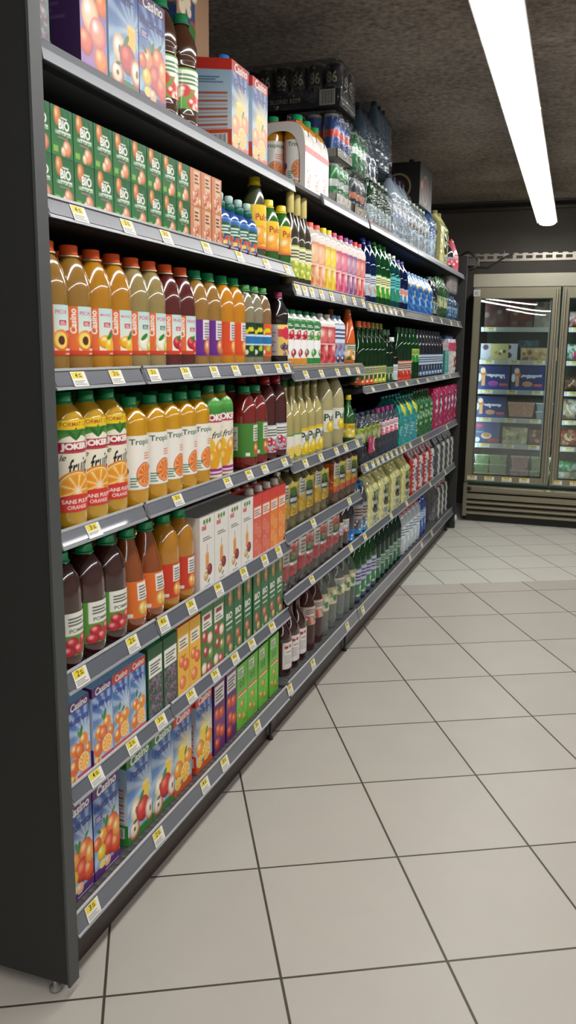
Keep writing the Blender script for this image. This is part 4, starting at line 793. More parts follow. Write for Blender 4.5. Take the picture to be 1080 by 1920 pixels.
FRONT = [
 ('A1', [('berrytop', 1.381, -0.975), ('bigfruit', 1.542, -0.955), ('pommetall', 1.655, -0.955), ('multitall', 1.776, -0.955), ('appletop', 1.887, -0.955), ('appletop', 1.993, -0.955), ('orangetall', 2.267, -0.955), ('orangetall', 2.412, -0.955), ('handled', 2.87, -0.955), ('handled', 2.956, -0.955), ('handled', 3.033, -0.955)]),
 ('A2', [('mini', 1.358, -0.955), ('mini', 1.426, -0.955), ('mini', 1.501, -0.955), ('mini', 1.568, -0.955), ('mini', 1.635, -0.955), ('mini', 1.705, -0.955), ('mini', 1.77, -0.955), ('mini', 1.839, -0.955), ('mini', 1.909, -0.955), ('minip', 1.985, -0.955), ('minip', 2.046, -0.955), ('minip', 2.11, -0.955), ('kids', 2.206, -0.955), ('kids', 2.262, -0.955), ('kids', 2.325, -0.955), ('kids', 2.374, -0.955), ('pulcotall', 2.451, -0.955), ('pulco', 2.567, -0.955), ('pulco', 2.682, -0.955)]),
 ('A3', [('peach', 1.422, -0.955), ('peach', 1.502, -0.955), ('mango', 1.573, -0.955), ('mango', 1.645, -0.955), ('coco', 1.724, -0.955), ('coco', 1.802, -0.955), ('berryn', 1.886, -0.955), ('berryn', 1.961, -0.955), ('purp', 2.041, -0.955), ('purp', 2.126, -0.955), ('oran', 2.218, -0.955), ('oran', 2.305, -0.955), ('flav', 2.369, -0.955), ('flav', 2.439, -0.955), ('flavo', 2.508, -0.955), ('syrup', 2.666, -0.955)]),
 ('A4', [('joker', 1.454, -0.955), ('joker', 1.537, -0.955), ('joker', 1.597, -0.955), ('trop', 1.706, -0.955), ('trop', 1.813, -0.955), ('trop', 1.895, -0.955), ('trop', 1.976, -0.955), ('trop', 2.042, -0.955), ('joker2', 2.106, -0.955), ('joker2', 2.191, -0.955), ('rubygreen', 2.397, -0.955), ('rubygreen', 2.479, -0.955), ('pom', 2.557, -0.955), ('pom', 2.66, -0.955)]),
 ('A5', [('darkapple', 1.439, -0.955), ('darkapple', 1.52, -0.955), ('darkapple', 1.589, -0.955), ('brown', 1.725, -0.955), ('brown', 1.809, -0.955), ('yellowred', 1.887, -0.955), ('yellowred', 1.96, -0.955), ('white', 2.016, -0.955), ('white', 2.108, -0.955), ('white', 2.206, -0.955), ('white', 2.307, -0.955), ('pinkc', 2.39, -0.955), ('pinkc', 2.47, -0.955), ('orangec', 2.545, -0.955), ('orangec', 2.618, -0.955)]),
 ('A6', [('multi6', 1.404, -0.955), ('multio', 1.501, -0.955), ('orange6', 1.57, -0.955), ('orange6', 1.651, -0.955), ('berryc', 1.736, -0.955), ('berryc', 1.818, -0.955), ('yellowc', 1.885, -0.955), ('yellowc', 1.957, -0.955), ('applec', 2.036, -0.955), ('applec', 2.115, -0.955), ('biot', 2.183, -0.955), ('biot', 2.249, -0.955), ('biot', 2.328, -0.955), ('biot', 2.41, -0.955), ('biot', 2.478, -0.955), ('biot', 2.544, -0.955), ('biot', 2.607, -0.955)]),
 ('A7', [('multi7', 1.424, -0.98), ('multi7', 1.537, -0.98), ('pomme7', 1.689, -0.98), ('pomme7', 1.814, -0.98), ('orange7', 1.922, -0.98), ('orange7', 2.061, -0.98), ('redc', 2.169, -0.98), ('redc', 2.26, -0.98), ('limec', 2.344, -0.98), ('limec', 2.433, -0.98), ('limec', 2.528, -0.98), ('limec', 2.634, -0.98)]),
 ('B2', [('cork', 2.765, -0.955), ('cork', 2.832, -0.955), ('cork', 2.897, -0.955), ('tea', 2.982, -0.955), ('tea', 3.067, -0.955), ('teay', 3.128, -0.955), ('teay', 3.191, -0.955), ('teap', 3.272, -0.955), ('teap', 3.356, -0.955), ('teav', 3.428, -0.955), ('teav', 3.494, -0.955), ('tear', 3.572, -0.955), ('tear', 3.634, -0.955)]),
 ('B3', [('milkr', 2.727, -0.955), ('milkr', 2.794, -0.955), ('milkr', 2.864, -0.955), ('milkg', 2.943, -0.955), ('milkg', 3.02, -0.955), ('milks', 3.113, -0.955), ('milks', 3.206, -0.955), ('milkb', 3.28, -0.955), ('milkb', 3.342, -0.955), ('orangina', 3.506, -0.955)]),
 ('B4', [('lemong', 2.738, -0.955), ('lemong', 2.812, -0.955), ('lemony', 2.896, -0.955), ('lemony', 2.979, -0.955), ('lemony', 3.072, -0.955), ('lemonb', 3.199, -0.955), ('lemonb', 3.352, -0.955), ('greenlemon', 3.537, -0.955)]),
 ('B7', [('grape', 2.809, -0.98), ('grape', 2.908, -0.98), ('grape', 2.972, -0.98), ('watred', 3.095, -0.98), ('watred', 3.203, -0.98), ('wat', 3.278, -0.98), ('wat', 3.398, -0.98), ('watbig', 3.524, -0.98), ('wat', 3.614, -0.98)]),
]
TAGS = {'A2': [1.454, 1.635, 1.807, 2.022, 2.237, 2.441, 2.625], 'A3': [1.435, 1.574, 1.737, 1.9, 2.067, 2.21, 2.381, 2.555, 2.636], 'A4': [1.468, 1.848, 2.153, 2.312, 2.439, 2.62], 'A5': [1.403, 1.613, 1.763, 1.916, 2.089, 2.272, 2.444, 2.572], 'A6': [1.447, 1.602, 1.74, 1.91, 2.064, 2.206, 2.338, 2.517], 'A7': [1.415, 1.716, 1.989, 2.126, 2.387], 'B2': [2.727, 2.804, 2.88, 2.992, 3.118, 3.285, 3.435, 3.581], 'B3': [2.83, 3.01, 3.219, 3.373, 3.524], 'B4': [2.84, 3.023, 3.229, 3.362, 3.548], 'B5': [2.945, 3.442], 'B6': [2.938, 3.488], 'B7': [2.703, 2.971, 3.46], 'C2': [3.712, 3.809, 3.891, 3.986, 4.098, 4.204, 4.365, 5.202, 5.544, 5.933, 6.247], 'C3': [3.796, 4.12, 4.288, 4.539, 4.849, 5.147, 5.443, 5.729, 5.997], 'C4': [3.72, 3.84, 3.935, 4.033, 4.137, 4.233, 4.346, 4.464, 4.547, 4.705, 5.054, 5.961], 'C5': [3.729, 4.271, 4.663, 5.398, 5.986], 'C6': [3.729, 4.819, 5.184, 5.542]}

ROUND = {k for k in KD if KD[k][1]*2.001 >= KD[k][2] and KD[k][1] < .06}
def halfw(k): return KD[k][1] if k in ROUND or k == 'handled' else KD[k][1]/2
rng = random.Random(5)
for row, items in FRONT:
    # slide neighbours apart so that nothing interpenetrates, keeping them as near as can be to where they stand
    off = [0]
    for (k0, *_), (k1, *_) in zip(items, items[1:]): off.append(off[-1]+halfw(k0)+halfw(k1)+.001)
    blocks = []
    for (k, y, x), o in zip(items, off):
        blocks.append([y-o, 1])
        while len(blocks) > 1 and blocks[-2][0] > blocks[-1][0]:
            b = blocks.pop(); a = blocks.pop(); blocks.append([(a[0]*a[1]+b[0]*b[1])/(a[1]+b[1]), a[1]+b[1]])
    ys = []
    for v, n in blocks: ys += [v]*n
    tot = {}
    for k, *_ in items: tot[k] = tot.get(k, 0)+1
    cnt = {}
    back = row in ('A4', 'A5', 'A6', 'A7', 'B4', 'B7', 'A3', 'B3')
    for (k, y, x), v, o in zip(items, ys, off):
        yy = v+o; i = cnt[k] = cnt.get(k, 0)+1; desc = KD[k][3]; d = KD[k][2]
        n_ = ORD[i-1]+' from left, ' if tot[k] > 1 else ''
        grp = '%ss on the %s' % (desc, where(row)) if tot[k] > 1 or back else None
        z = ZR[row]+(.022 if row == 'B3' else 0)
        rz = rng.uniform(-.05, .05) if k in ROUND else 0
        lay = ([''] if k not in ('mini', 'minip') else ['lower layer, ', 'upper layer, '])
        for li, ln in enumerate(lay):
            place(k, x-d/2, yy, z+li*.0862, rz, None, '%s, %s%s%s' % (desc, ln, n_, where(row)), grp)
        if back and not (k in ('syrup',)):
            depth = d+.003
            place(k, x-d/2-depth, yy, z, rz, None, '%s, %sback row, %s' % (desc, n_, where(row)), grp)
# the beige board that lifts the drinks of the middle bay's third shelf
tag(MB().box((-1.25, 2.70, ZR['B3']+.0135), (-.946, 3.60, ZR['B3']+.0215)).build('wooden_riser_board', mat('beige_board', 'a89a86', .55)), 'beige wooden board under the fruit drink bottles, middle bay', 'board')

# ------------------------------------------------------------ the three bays
bay(1.345, 2.690, 'near bay', near=True)
bay(2.694, 3.640, 'middle bay')
bay(3.644, 6.44, 'far bay', top=1.9, far=True)
shelf('dark shelf with grey front rail, '+where('A1').replace(' shelf', ' level'), 1.3499999999999999, 2.687, 1.877, 1.838, .40, tags=[], plain=True)
shelf('dark shelf with grey front rail, '+where('A2').replace(' shelf', ' level'), 1.3499999999999999, 2.687, 1.616, 1.576, .40, tags=TAGS['A2'])
shelf('dark shelf with grey front rail, '+where('A3').replace(' shelf', ' level'), 1.3499999999999999, 2.687, 1.306, 1.267, .40, tags=TAGS['A3'], rails=[(1.35, 1.686), (1.694, 2.688)])
shelf('dark shelf with grey front rail, '+where('A4').replace(' shelf', ' level'), 1.3499999999999999, 2.687, .997, .960, .40, tags=TAGS['A4'], rails=[(1.35, 1.686), (1.694, 2.688)])
shelf('dark shelf with grey front rail, '+where('A5').replace(' shelf', ' level'), 1.3499999999999999, 2.687, .707, .662, .40, tags=TAGS['A5'], rails=[(1.35, 1.73), (1.735, 2.688)])
shelf('dark shelf with grey front rail, '+where('A6').replace(' shelf', ' level'), 1.3499999999999999, 2.687, .459, .420, .40, tags=TAGS['A6'], rails=[(1.35, 1.80), (1.805, 2.688)])
shelf('dark shelf with grey front rail, '+where('A7').replace(' shelf', ' level'), 1.3499999999999999, 2.687, .166, .116, .42, tags=TAGS['A7'])
shelf('dark shelf with grey front rail, '+where('B1').replace(' shelf', ' level'), 2.699, 3.637, 1.887, 1.848, .40, tags=[], plain=True, rails=[(2.99, 3.636)])
shelf('dark shelf with grey front rail, '+where('B2').replace(' shelf', ' level'), 2.699, 3.637, 1.564, 1.518, .40, tags=TAGS['B2'])
shelf('dark shelf with grey front rail, '+where('B3').replace(' shelf', ' level'), 2.699, 3.637, 1.279, 1.240, .40, tags=TAGS['B3'])
shelf('dark shelf with grey front rail, '+where('B4').replace(' shelf', ' level'), 2.699, 3.637, .967, .928, .40, tags=TAGS['B4'])
shelf('dark shelf with grey front rail, '+where('B5').replace(' shelf', ' level'), 2.65, 3.637, .730, .690, .40, tags=TAGS['B5'])
shelf('dark shelf with grey front rail, '+where('B6').replace(' shelf', ' level'), 2.65, 3.637, .512, .475, .40, tags=TAGS['B6'])
shelf('dark shelf with grey front rail, '+where('B7').replace(' shelf', ' level'), 2.699, 3.637, .172, .120, .42, tags=TAGS['B7'])
shelf('dark shelf with grey front rail, '+where('C1').replace(' shelf', ' level'), 3.649, 6.437, 1.890, 1.853, .40, tags=[], plain=True, rails=[(3.66, 4.70), (4.705, 6.43)])
shelf('dark shelf with grey front rail, '+where('C2').replace(' shelf', ' level'), 3.649, 6.437, 1.552, 1.510, .40, tags=TAGS['C2'])
shelf('dark shelf with grey front rail, '+where('C3').replace(' shelf', ' level'), 3.649, 6.437, 1.187, 1.154, .40, tags=TAGS['C3'])
shelf('dark shelf with grey front rail, '+where('C4').replace(' shelf', ' level'), 3.649, 6.437, .840, .800, .40, tags=TAGS['C4'])
shelf('dark shelf with grey front rail, '+where('C5').replace(' shelf', ' level'), 3.649, 6.437, .514, .475, .40, tags=TAGS['C5'])
shelf('dark shelf with grey front rail, '+where('C6').replace(' shelf', ' level'), 3.649, 6.437, .166, .116, .42, tags=TAGS['C6'])

# ------------------------------------------------------------ multipacks and bottles of the middle and far bays
def many(kind, row, specs, desc, cat, maker, z=None, dy=0, x=None, deep=0):
    """first one built, the rest copied with their parts"""
    K(kind, maker, 0, 0, desc, cat); n = len(specs)
    for i, s in enumerate(specs):
        y, zz = (s if isinstance(s, tuple) else (s, None))
        lab = desc+', '+((ORD[i]+' from left, ') if n > 1 else '')+where(row)
        place(kind, x or -1.05, y, zz if zz is not None else (z if z is not None else ZR[row]), 0, None, lab, (desc+'s on the '+where(row)) if n > 1 else None)
PX = -.955
def fx(d): return PX-d/2
# middle bay, fifth shelf: flavoured water under printed film
def pmount(lowc, base, col, artf): 
    def f():
        e = pack('flavoured_water_pack', 2, 2, .0425, .215, 'water', col, 'c8c8b8', film=None, capr=.3, bm=M_JUICE)
        A = Art(.168, .118, 'e8b820', .0018)
        s = artf(); q = s.c; nx = s.nx+1
        half = A.x.shape[1]//2
        xi = np.clip((np.mod(A.x*1, 1.0001)*s.nx).astype(int), 0, s.nx); yi = np.clip((A.y*s.ny).astype(int), 0, s.ny); A.c = q[yi, xi]
        m = MB(); sc = .010*np.abs(np.sin(A.x*PI*2))**.6
        m.grid(np.stack([.077+sc, (A.x-.5)*.172, .055+A.y*.118], -1), A.c, smooth=True)
        for sg in (-1, 1): m.add([(-.08, sg*.0862, .055), (.077, sg*.0862, .055), (.077, sg*.0862, .173), (-.08, sg*.0862, .173)], [(0, 1, 2, 3)], L(lowc))
        m.build('printed_band', M_WRAP, e)
        shell(Art(.17, .215, 'ffffff', .006), .176, .178, .213, 2, 'ffffff', .72, mat_=M_FILM, name='shrink_film', parent=e)
        return e
    return f
many('mounty', 'B5', [2.742, 2.920, 3.108], 'yellow-banded flavoured water pack', 'water pack', pmount('e8b820', 0, '8a7a38', lambda: art_mount('e8b820', 'e8b820')), x=fx(.176))
many('mounto', 'B5', [3.358, 3.540], 'orange-banded flavoured water pack', 'water pack', pmount('e8682c', 0, '6e4420', lambda: art_mount('e8b830', 'e86030')), x=fx(.176))
many('redw', 'B6', [2.742, 2.925, 3.100, 3.275], 'red fruit flavoured water pack', 'water pack', pmount('c42c38', 0, '4a3434', art_mount_red), x=fx(.176))
many('colaw', 'B6', [3.405, 3.495], 'dark cola bottle with white label', 'cola bottle', lambda: bottle('cola_bottle', .040, .20, 'tall', '2a1414', 'a82028', .36, art_generic(.18, .06, 'dcd8d0', 'e8e4dc', ('5a98c8', 'c85848'), None, '8a5040', 6), (.34, .62), 4.8, -.7), x=fx(.09))
many('bluew', 'B6', [3.585], 'dark blue bottle with bright blue base', 'drink bottle', lambda: bottle('drink_bottle', .040, .205, 'tall', '101c30', '101c30', .36, art_generic(.18, .05, '1c6cb8', '2878c0', ('2c8cd8',), None, '103860', 6), (.04, .30), 4.8, -.7), x=fx(.09))

# top of the middle bay
def beer():
    e = empty('beer_can_case'); r, h = .033, .158; ny, nx = 3, 6; W, D = ny*r, nx*r
    cm = MB(); can_body(cm, r*.97, h, L('1a1c24'), L('6a6c70'), 0, 0); A = Art(.13, .09, '181a22', .0016); A.text('86', .5, .55, .42, '9a9284', bold=.02); A.bars(.35, .18, .65, .28, 2, '6a6458')
    me = cm.mesh('can', M_CAN)
    for i in range(ny):
        for j in range(nx):
            b = bpy.data.objects.new('can', me); C.objects.link(b); b.parent = e; b.location = (D-r-j*2*r, -W+r+i*2*r, .002)
            if i == 0 or j == 0:
                l = label_on(b, A, [(r*.975, 0), (r*.975, h)], .055, .14, 3.0, -PI/2 if i == 0 else 0, name='can_print', m=M_CAN)
    m = MB(); T = Art(2*D+.006, .062, '17181f', .0015); T.text('INTENSE BLOND BEER', .36, .5, .52, '8a8478', bold=.01); T.rect(.80, .12, .95, .98, 'a8a49c'); T.bars(.81, .18, .94, .93, 14, '26262a', True)
    m.grid(np.stack([-D-.003+T.x*T.w, np.full_like(T.x, -W-.003), T.y*T.h], -1), T.c)
    U = Art(2*W+.006, .05, '2c2c30', .002); U.bars(.1, .3, .9, .8, 2, '8c8878'); m.grid(np.stack([np.full_like(U.x, D+.003), -W-.003+U.x*U.w, U.y*U.h], -1), U.c)
    m.add([(-D-.003, W+.003, 0), (D+.003, W+.003, 0), (D+.003, W+.003, .05), (-D-.003, W+.003, .05)], [(3, 2, 1, 0)], L('17181f')); m.add([(-D-.003, -W-.003, 0), (-D-.003, W+.003, 0), (-D-.003, W+.003, .05), (-D-.003, -W-.003, .062)], [(3, 2, 1, 0)], L('17181f'))
    m.add([(-D-.003, -W-.003, 0), (D+.003, -W-.003, 0), (D+.003, W+.003, 0), (-D-.003, W+.003, 0)], [(3, 2, 1, 0)], L('17181f'))
    m.build('cardboard_tray', M_BOARD, e)
    shell(Art(2*W, h, 'ffffff', .006), 2*W+.012, 2*D+.014, h+.008, ny, 'ffffff', .93, .006, mat_=M_FILM, name='shrink_film', parent=e, full=True)
    return e
Z1 = ZR['B1']
many('can_gw', 'B1', [(3.285, Z1)], 'green and white can pack in white tray', 'can pack', lambda: can_pack('can_multipack', 3, 3, .033, .150, '2c7a44', 'b8b8b8', 'd8dcd8', tray='cfcac0', trayh=.045), x=-1.055)
many('can_rb', 'B1', [(3.285, Z1+.172)], 'blue and red can pack under beer case', 'can pack', lambda: can_pack('can_multipack', 3, 3, .033, .150, '2a4a88', 'a8a8a8', 'b83830', tray='a8a49c', trayh=.03), x=-1.055)
many('beer86', 'B1', [(3.31, Z1+.352)], 'black beer can case atop can stack', 'beer case', beer, x=-1.155)
many('can_dk', 'B1', [(3.56, Z1)], 'dark orange-banded can pack in pale tray', 'can pack', lambda: can_pack('can_multipack', 3, 3, .031, .150, '2a3038', 'b0b0b0', 'c87850', tray='a89c8c', trayh=.045), x=-1.055)
many('can_gr', 'B1', [(3.56, Z1+.172)], 'green can pack above dark can pack', 'can pack', lambda: can_pack('can_multipack', 3, 3, .031, .150, '1e6a3c', 'a8b0a8', 'c8d0c8', tray=None), x=-1.055)
# top of the near bay: the cardboard case and the carton lying behind it
def fruitcase():
    e = empty('fruit_print_case'); A = Art(.20, .30, 'a88468', .002); A.grad(.0, .2, '8a6a50', '8a6a50'); A.rect(.1, .2, .55, 1.1, '3a4a78'); A.dots(.1, .2, .55, 1, ['d83828', 'f0e0c0', 'e88a30', '3a7a38'], 22, .09, 3)
    m = MB().box((-.13, -.1, 0), (.13, .1, .30), L('8c7460')); m.grid(np.stack([np.full_like(A.x, .131), (A.x-.5)*.2, A.y*.3], -1), A.c); 
    S = Art(.26, .3, '94785f', .003); S.rect(.55, .2, .98, 1.1, '5a4a50'); S.dots(.55, .2, .98, 1, ['d83828', 'f0e0c0', 'e88a30', '2c4a80'], 18, .07, 5); m.grid(np.stack([-.13+S.x*.26, np.full_like(S.x, -.101), S.y*.3], -1), S.c)
    m.build('case_body', M_BOARD, e); return e
many('fcase', 'A1', [(2.30, ZR['A1']+.166)], 'brown cardboard case with fruit print, set back', 'cardboard case', fruitcase, x=-1.24)
many('fcase2', 'A1', [(2.29, ZR['A1'])], 'plain brown cardboard case under fruit-print case', 'cardboard case', lambda: (lambda e: (MB().box((-.13, -.1, 0), (.13, .1, .165), L('6a5444')).build('case_body', M_BOARD, e), e)[1])(empty('cardboard_case')), x=-1.24)

# ---------- far bay, top shelf
Z = ZR['C1']
many('gtray', 'C1', [3.80, 3.94, 4.08], 'small green bottle pack in pale tray', 'bottle pack', lambda: pack('green_bottle_pack', 2, 2, .034, .215, 'glass', '1f7a34', 'c8d0c8', lab=art_generic(.14, .08, 'b8ccd0', 'dce4e4', ('c83c3c', '8ab0b8'), None, '5a7a80', 3), lz=(.05, .42), capr=.34, bm=M_GLASSB), z=Z, x=fx(.15))
many('winepk', 'C1', [4.27, 4.47], 'clear water pack glinting under ceiling light', 'water pack', lambda: pack('water_pack', 2, 2, .045, .30, 'water', 'c8d8e8', '28304c', lab=art_generic(.2, .09, 'c8d4e4', 'f0f0f4', ('7a98c8', 'e8e8f0'), None, '4a5a90', 3), lz=(.35, .62), bm=M_MILKY), z=Z, x=fx(.19))
many('waterw', 'C1', [4.67, 4.86, 5.05], 'white-labelled clear water pack', 'water pack', lambda: pack('water_pack', 2, 2, .044, .255, 'water', 'dce8f0', 'c8d8c0', lab=art_generic(.2, .08, 'e8ecf0', 'fafafa', ('8ac0e0', '6a5848'), None, '7a8aa8', 3), lz=(.32, .62), bm=M_MILKY), z=Z, x=fx(.19))
many('waterb', 'C1', [5.26], 'blue-labelled water pack', 'water pack', lambda: pack('water_pack', 2, 2, .046, .29, 'water', '5a90d8', '1c3c98', lab=art_generic(.2, .1, '1c58b0', '3a80d0', ('c8e0f8',), None, 'e0f0ff', 3), lz=(.06, .62), bm=M_MILKY), z=Z, x=fx(.2))
many('yel', 'C1', [5.66], 'pale yellow wrapped bottle pack', 'bottle pack', lambda: pack('bottle_pack', 2, 2, .066, .335, 'water', 'e0dc98', '9aa068', art_pale(.264, .31), film='printed', side='c8c680', bm=M_JUICE), z=Z, x=fx(.28))
many('pinkj', 'C1', [6.22], 'pink bottle with red cap at shelf end', 'drink bottle', lambda: bottle('pink_drink_bottle', .062, .235, 'cone', 'd8707c', 'c82838', .2, art_generic(.3, .08, 'e08a94', 'ecc0c4', ('d04858',), None, 'a84858', 3, .003), (.2, .5), 4.8, -.7), z=Z, x=-1.02)
many('darkj', 'C1', [6.02], 'small dark bottle beside the pink bottle', 'drink bottle', lambda: bottle('dark_drink_bottle', .045, .18, 'tall', '2a2430', 'b82830', .3, art_generic(.2, .06, '8a8090', 'b8b0c0', ('d04858',), None, '504050', 3, .003), (.2, .5), 4.8, -.7), z=Z, x=-1.01)
many('bwpack', 'C1', [(3.98, Z+.232), (4.25, Z+.315)], 'blue-grey water pack on upper tier', 'water pack', lambda: pack('water_pack', 3, 2, .043, .30, 'water', '5a7488', '1c2434', bm=M_MILKY), x=fx(.2)-.06)
many('bwpack2', 'C1', [(3.98, Z+.545)], 'dark blue water pack, topmost of its stack', 'water pack', lambda: pack('water_pack', 3, 2, .043, .27, 'water', '46586a', '141c28', bm=M_MILKY), x=-1.28)
def ringcase():
    e = empty('black_drink_case'); A = Art(.36, .22, '141214', .003); A.circ(.45, .42, .22, '8a7a58'); A.circ(.45, .42, .19, '141214'); A.circ(.45, .42, .12, '5a2830'); A.circ(.16, .5, .06, 'c86838')
    m = MB().box((-.12, -.18, 0), (.12, .18, .22), L('161416')); m.grid(np.stack([np.full_like(A.x, .1208), (A.x-.5)*.36, A.y*.22], -1), A.c)
    S = Art(.24, .22, '161416', .003); S.circ(.5, .42, .3, '8a7a58'); S.circ(.5, .42, .26, '141214'); S.circ(.5, .42, .16, '5a2830'); m.grid(np.stack([-.12+S.x*.24, np.full_like(S.x, -.1808), S.y*.22], -1), S.c)
    m.build('case_body', M_CARD, e)
    for i in range(4): MB().lathe([(0, 0), (.014, 0), (.014, .02), (0, .022)], 12, L('1c1a1c')).build('bottle_cap', M_CAP, e, (.06, -.13+i*.087, .22))
    return e
many('ring', 'C1', [(5.04, Z+.262)], 'black drinks case with round gold emblem', 'drinks case', ringcase, x=-1.10)

# ---------- far bay, second shelf
Z = ZR['C2']
def fb(r, h, shp, col, cap, art, lz, capr=.34, m=None, rot=-.8): return lambda: bottle('soft_drink_bottle', r, h, shp, col, cap, capr, art, lz, 4.8, rot, m=m or M_GLASSB)
many('c2blue', 'C2', [3.74, 3.84], 'deep blue bottle with white label', 'drink bottle', fb(.043, .285, 'tall', '1c3c88', '1c3490', art_generic(.2, .09, 'a8c8d8', 'dce4e8', ('c87858',), None, '4a5a88', 4), (.14, .46)), x=fx(.09))
many('c2green', 'C2', [3.94, 4.04, 4.13], 'green bottle with yellow and white label', 'drink bottle', fb(.042, .29, 'tall', '1a7a40', '3a9a3c', art_generic(.2, .1, '2c9a30', 'f0ecc0', ('e8c840', 'f0e8a0'), None, '5a7a28', 4), (.16, .50)), x=fx(.09))
many('c2teal', 'C2', [4.24, 4.34], 'teal bottle with white cap', 'drink bottle', fb(.044, .27, 'tall', '127a78', 'e0ecd8', art_generic(.2, .1, '1a8a70', '58c8d0', ('1a6a58',), None, '104838', 4), (.16, .6)), x=fx(.09))
many('c2navy', 'C2', [4.44, 4.54], 'navy bottle with red and white label', 'drink bottle', fb(.043, .26, 'tall', '1a3070', '2a3c90', art_generic(.2, .07, '2a8ab8', 'e0b8a8', ('d85048', 'e8e0d8'), None, 'c04038', 4), (.18, .45)), x=fx(.09))
many('c2lb', 'C2', [4.69, 4.87, 5.05, 5.23], 'bright blue printed bottle pack', 'bottle pack', lambda: pack('blue_bottle_pack', 2, 2, .042, .225, 'water', '2a70c0', '88b0d8', (lambda A: (A.dots(.1, .2, .9, .9, ['4a98e0', '1c50a0', '88c0f0', 'e8d870'], 20, .08, 3), A)[1])(Art(.168, .21, '2468b8', .003)), film='printed', side='2468b8', bm=M_JUICE), x=fx(.18))
many('c2gd', 'C2', [5.42], 'dark bottle pack with pale label', 'bottle pack', lambda: pack('dark_bottle_pack', 2, 2, .045, .25, 'water', '28302c', '3a4038', lab=art_generic(.2, .06, '8ab0a8', 'b8d0c8', ('6a8a80',), None, '3a5048', 3), lz=(.12, .4)), x=fx(.19))
many('c2gg', 'C2', [5.62, 5.80], 'bright green soda pack', 'soda pack', lambda: pack('green_soda_pack', 2, 2, .044, .27, 'water', '2fa83c', '3a8a3c', lab=art_generic(.2, .06, '4ac050', 'c8e8c0', ('e8e8a0',), None, '207a28', 3), lz=(.3, .55), bm=M_GLASSB), x=fx(.19))
many('c2lt', 'C2', [6.03, 6.25], 'light blue water pack', 'water pack', lambda: pack('water_pack', 2, 2, .048, .185, 'water', '6ab0e0', '3a78b8', lab=art_generic(.2, .06, '88c8ec', 'd0e8f4', ('3a80c0',), None, '2a60a0', 3), lz=(.2, .55)), x=fx(.2))
many('c2wh', 'C2', [(6.17, Z+.195)], 'white can pack on the light blue water', 'can pack', lambda: can_pack('can_multipack', 4, 2, .036, .12, 'b8b4b4', 'a0a0a0', 'c8a8a8'), x=-1.04)

# ---------- far bay, third shelf
many('c3o', 'C3', [3.69, 3.77, 3.85], 'green glass bottle with orange cap', 'glass bottle', fb(.038, .295, 'glass', '1c5a2a', 'd86a30', art_generic(.19, .08, '1c5a2a', 'b8b898', ('e05828', 'e88040', 'e8d040'), None, '2a5a30', 4, .0018, 'd85028', 14, .07), (.06, .34), .36), x=fx(.078))
many('c3y', 'C3', [3.93, 4.01, 4.09], 'green glass bottle with olive cap', 'glass bottle', fb(.038, .295, 'glass', '1c5a2a', '8a8430', art_generic(.19, .08, '1c5a2a', 'c8c488', ('d8c828', 'e8e050'), None, '2a5a30', 4, .0018, 'b8b028', 14, .07), (.06, .34), .36), x=fx(.078))
many('c3g', 'C3', [4.17, 4.25], 'plain green glass bottle', 'glass bottle', fb(.038, .27, 'glass', '184a26', '204a28', art_generic(.19, .07, '1c4a2a', '8a9a78', ('3a6a40', '98a878'), None, '2a5a30', 4), (.06, .34), .36), x=fx(.078))
many('c3w', 'C3', [4.36], 'dark bottle with white cap and white label', 'glass bottle', fb(.04, .235, 'glass', '202a2c', 'e8ece8', art_generic(.19, .08, 'b8ccd4', 'dce8ec', ('a0b8c0',), None, '6a8088', 4), (.08, .42), .40), x=fx(.085))
many('c3r', 'C3', [4.50, 4.60, 4.70], 'green soda bottle with red label', 'soda bottle', fb(.044, .29, 'tall', '1c5a34', '2a5a3c', art_generic(.2, .1, 'c83c28', 'c8c0b0', ('e05838', 'a82818'), None, '702018', 4, .002), (.04, .40), .36), x=fx(.09))
many('c3yg', 'C3', [4.81, 4.91], 'green soda bottle with yellow label', 'soda bottle', fb(.044, .29, 'tall', '1c6a34', '2a6a3c', art_generic(.2, .07, '2a8a3c', 'b8c858', ('d8d840', '3a9a40'), None, '205a28', 4, .002), (.36, .62), .36), x=fx(.09))
many('c3c', 'C3', [5.02, 5.12, 5.22, 5.32, 5.42, 5.52, 5.62, 5.72], 'dark blue-black soda bottle with pale label', 'soda bottle', lambda: bottle('cola_bottle', .045, .29, 'tall', '161c28', '2c3444', .36, art_generic(.2, .13, '26344c', 'b8c8d8', ('d8dce4', '7a98b8', 'a8586a'), None, '3a4a68', 4, .002, None, 14, .06), (.08, .52), 4.8, -.8, m=M_JUICE), x=fx(.09))
many('c3t', 'C3', [5.86, 5.95], 'small teal drink carton', 'drink carton', lambda: carton('drink_carton', .085, .1, .17, art_generic(.085, .17, '3a9a90', '8ac8c0', ('c8e0d8',), None, '1c6058', 4, .003), '2c7a74', '3a8a80'), x=fx(.1))
def pinkpk():
    e = empty('milk_bottle_pack'); A = Art(.30, .26, 'dcd4d4', .003); A.rect(-1, .66, 2, .9, 'c84868')
    for i in range(3): A.rect(.06+i*.32, .15, .30+i*.32, .62, 'e4e0dc'); A.rect(.12+i*.32, .2, .2+i*.32, .5, 'b83848')
    shell(A, .30, .16, .25, 4, 'd8c8cc', .86, parent=e, full=True)
    for i in range(4):
        for j in range(2): MB().lathe([(0, 0), (.02, 0), (.02, .022), (0, .024)], 14, L('4a68a8')).build('cap', M_CAP, e, (.035-j*.07, -.11+i*.073, .25))
    return e
many('c3p', 'C3', [6.20], 'pink and white bottle pack with blue caps', 'bottle pack', pinkpk, x=fx(.17))

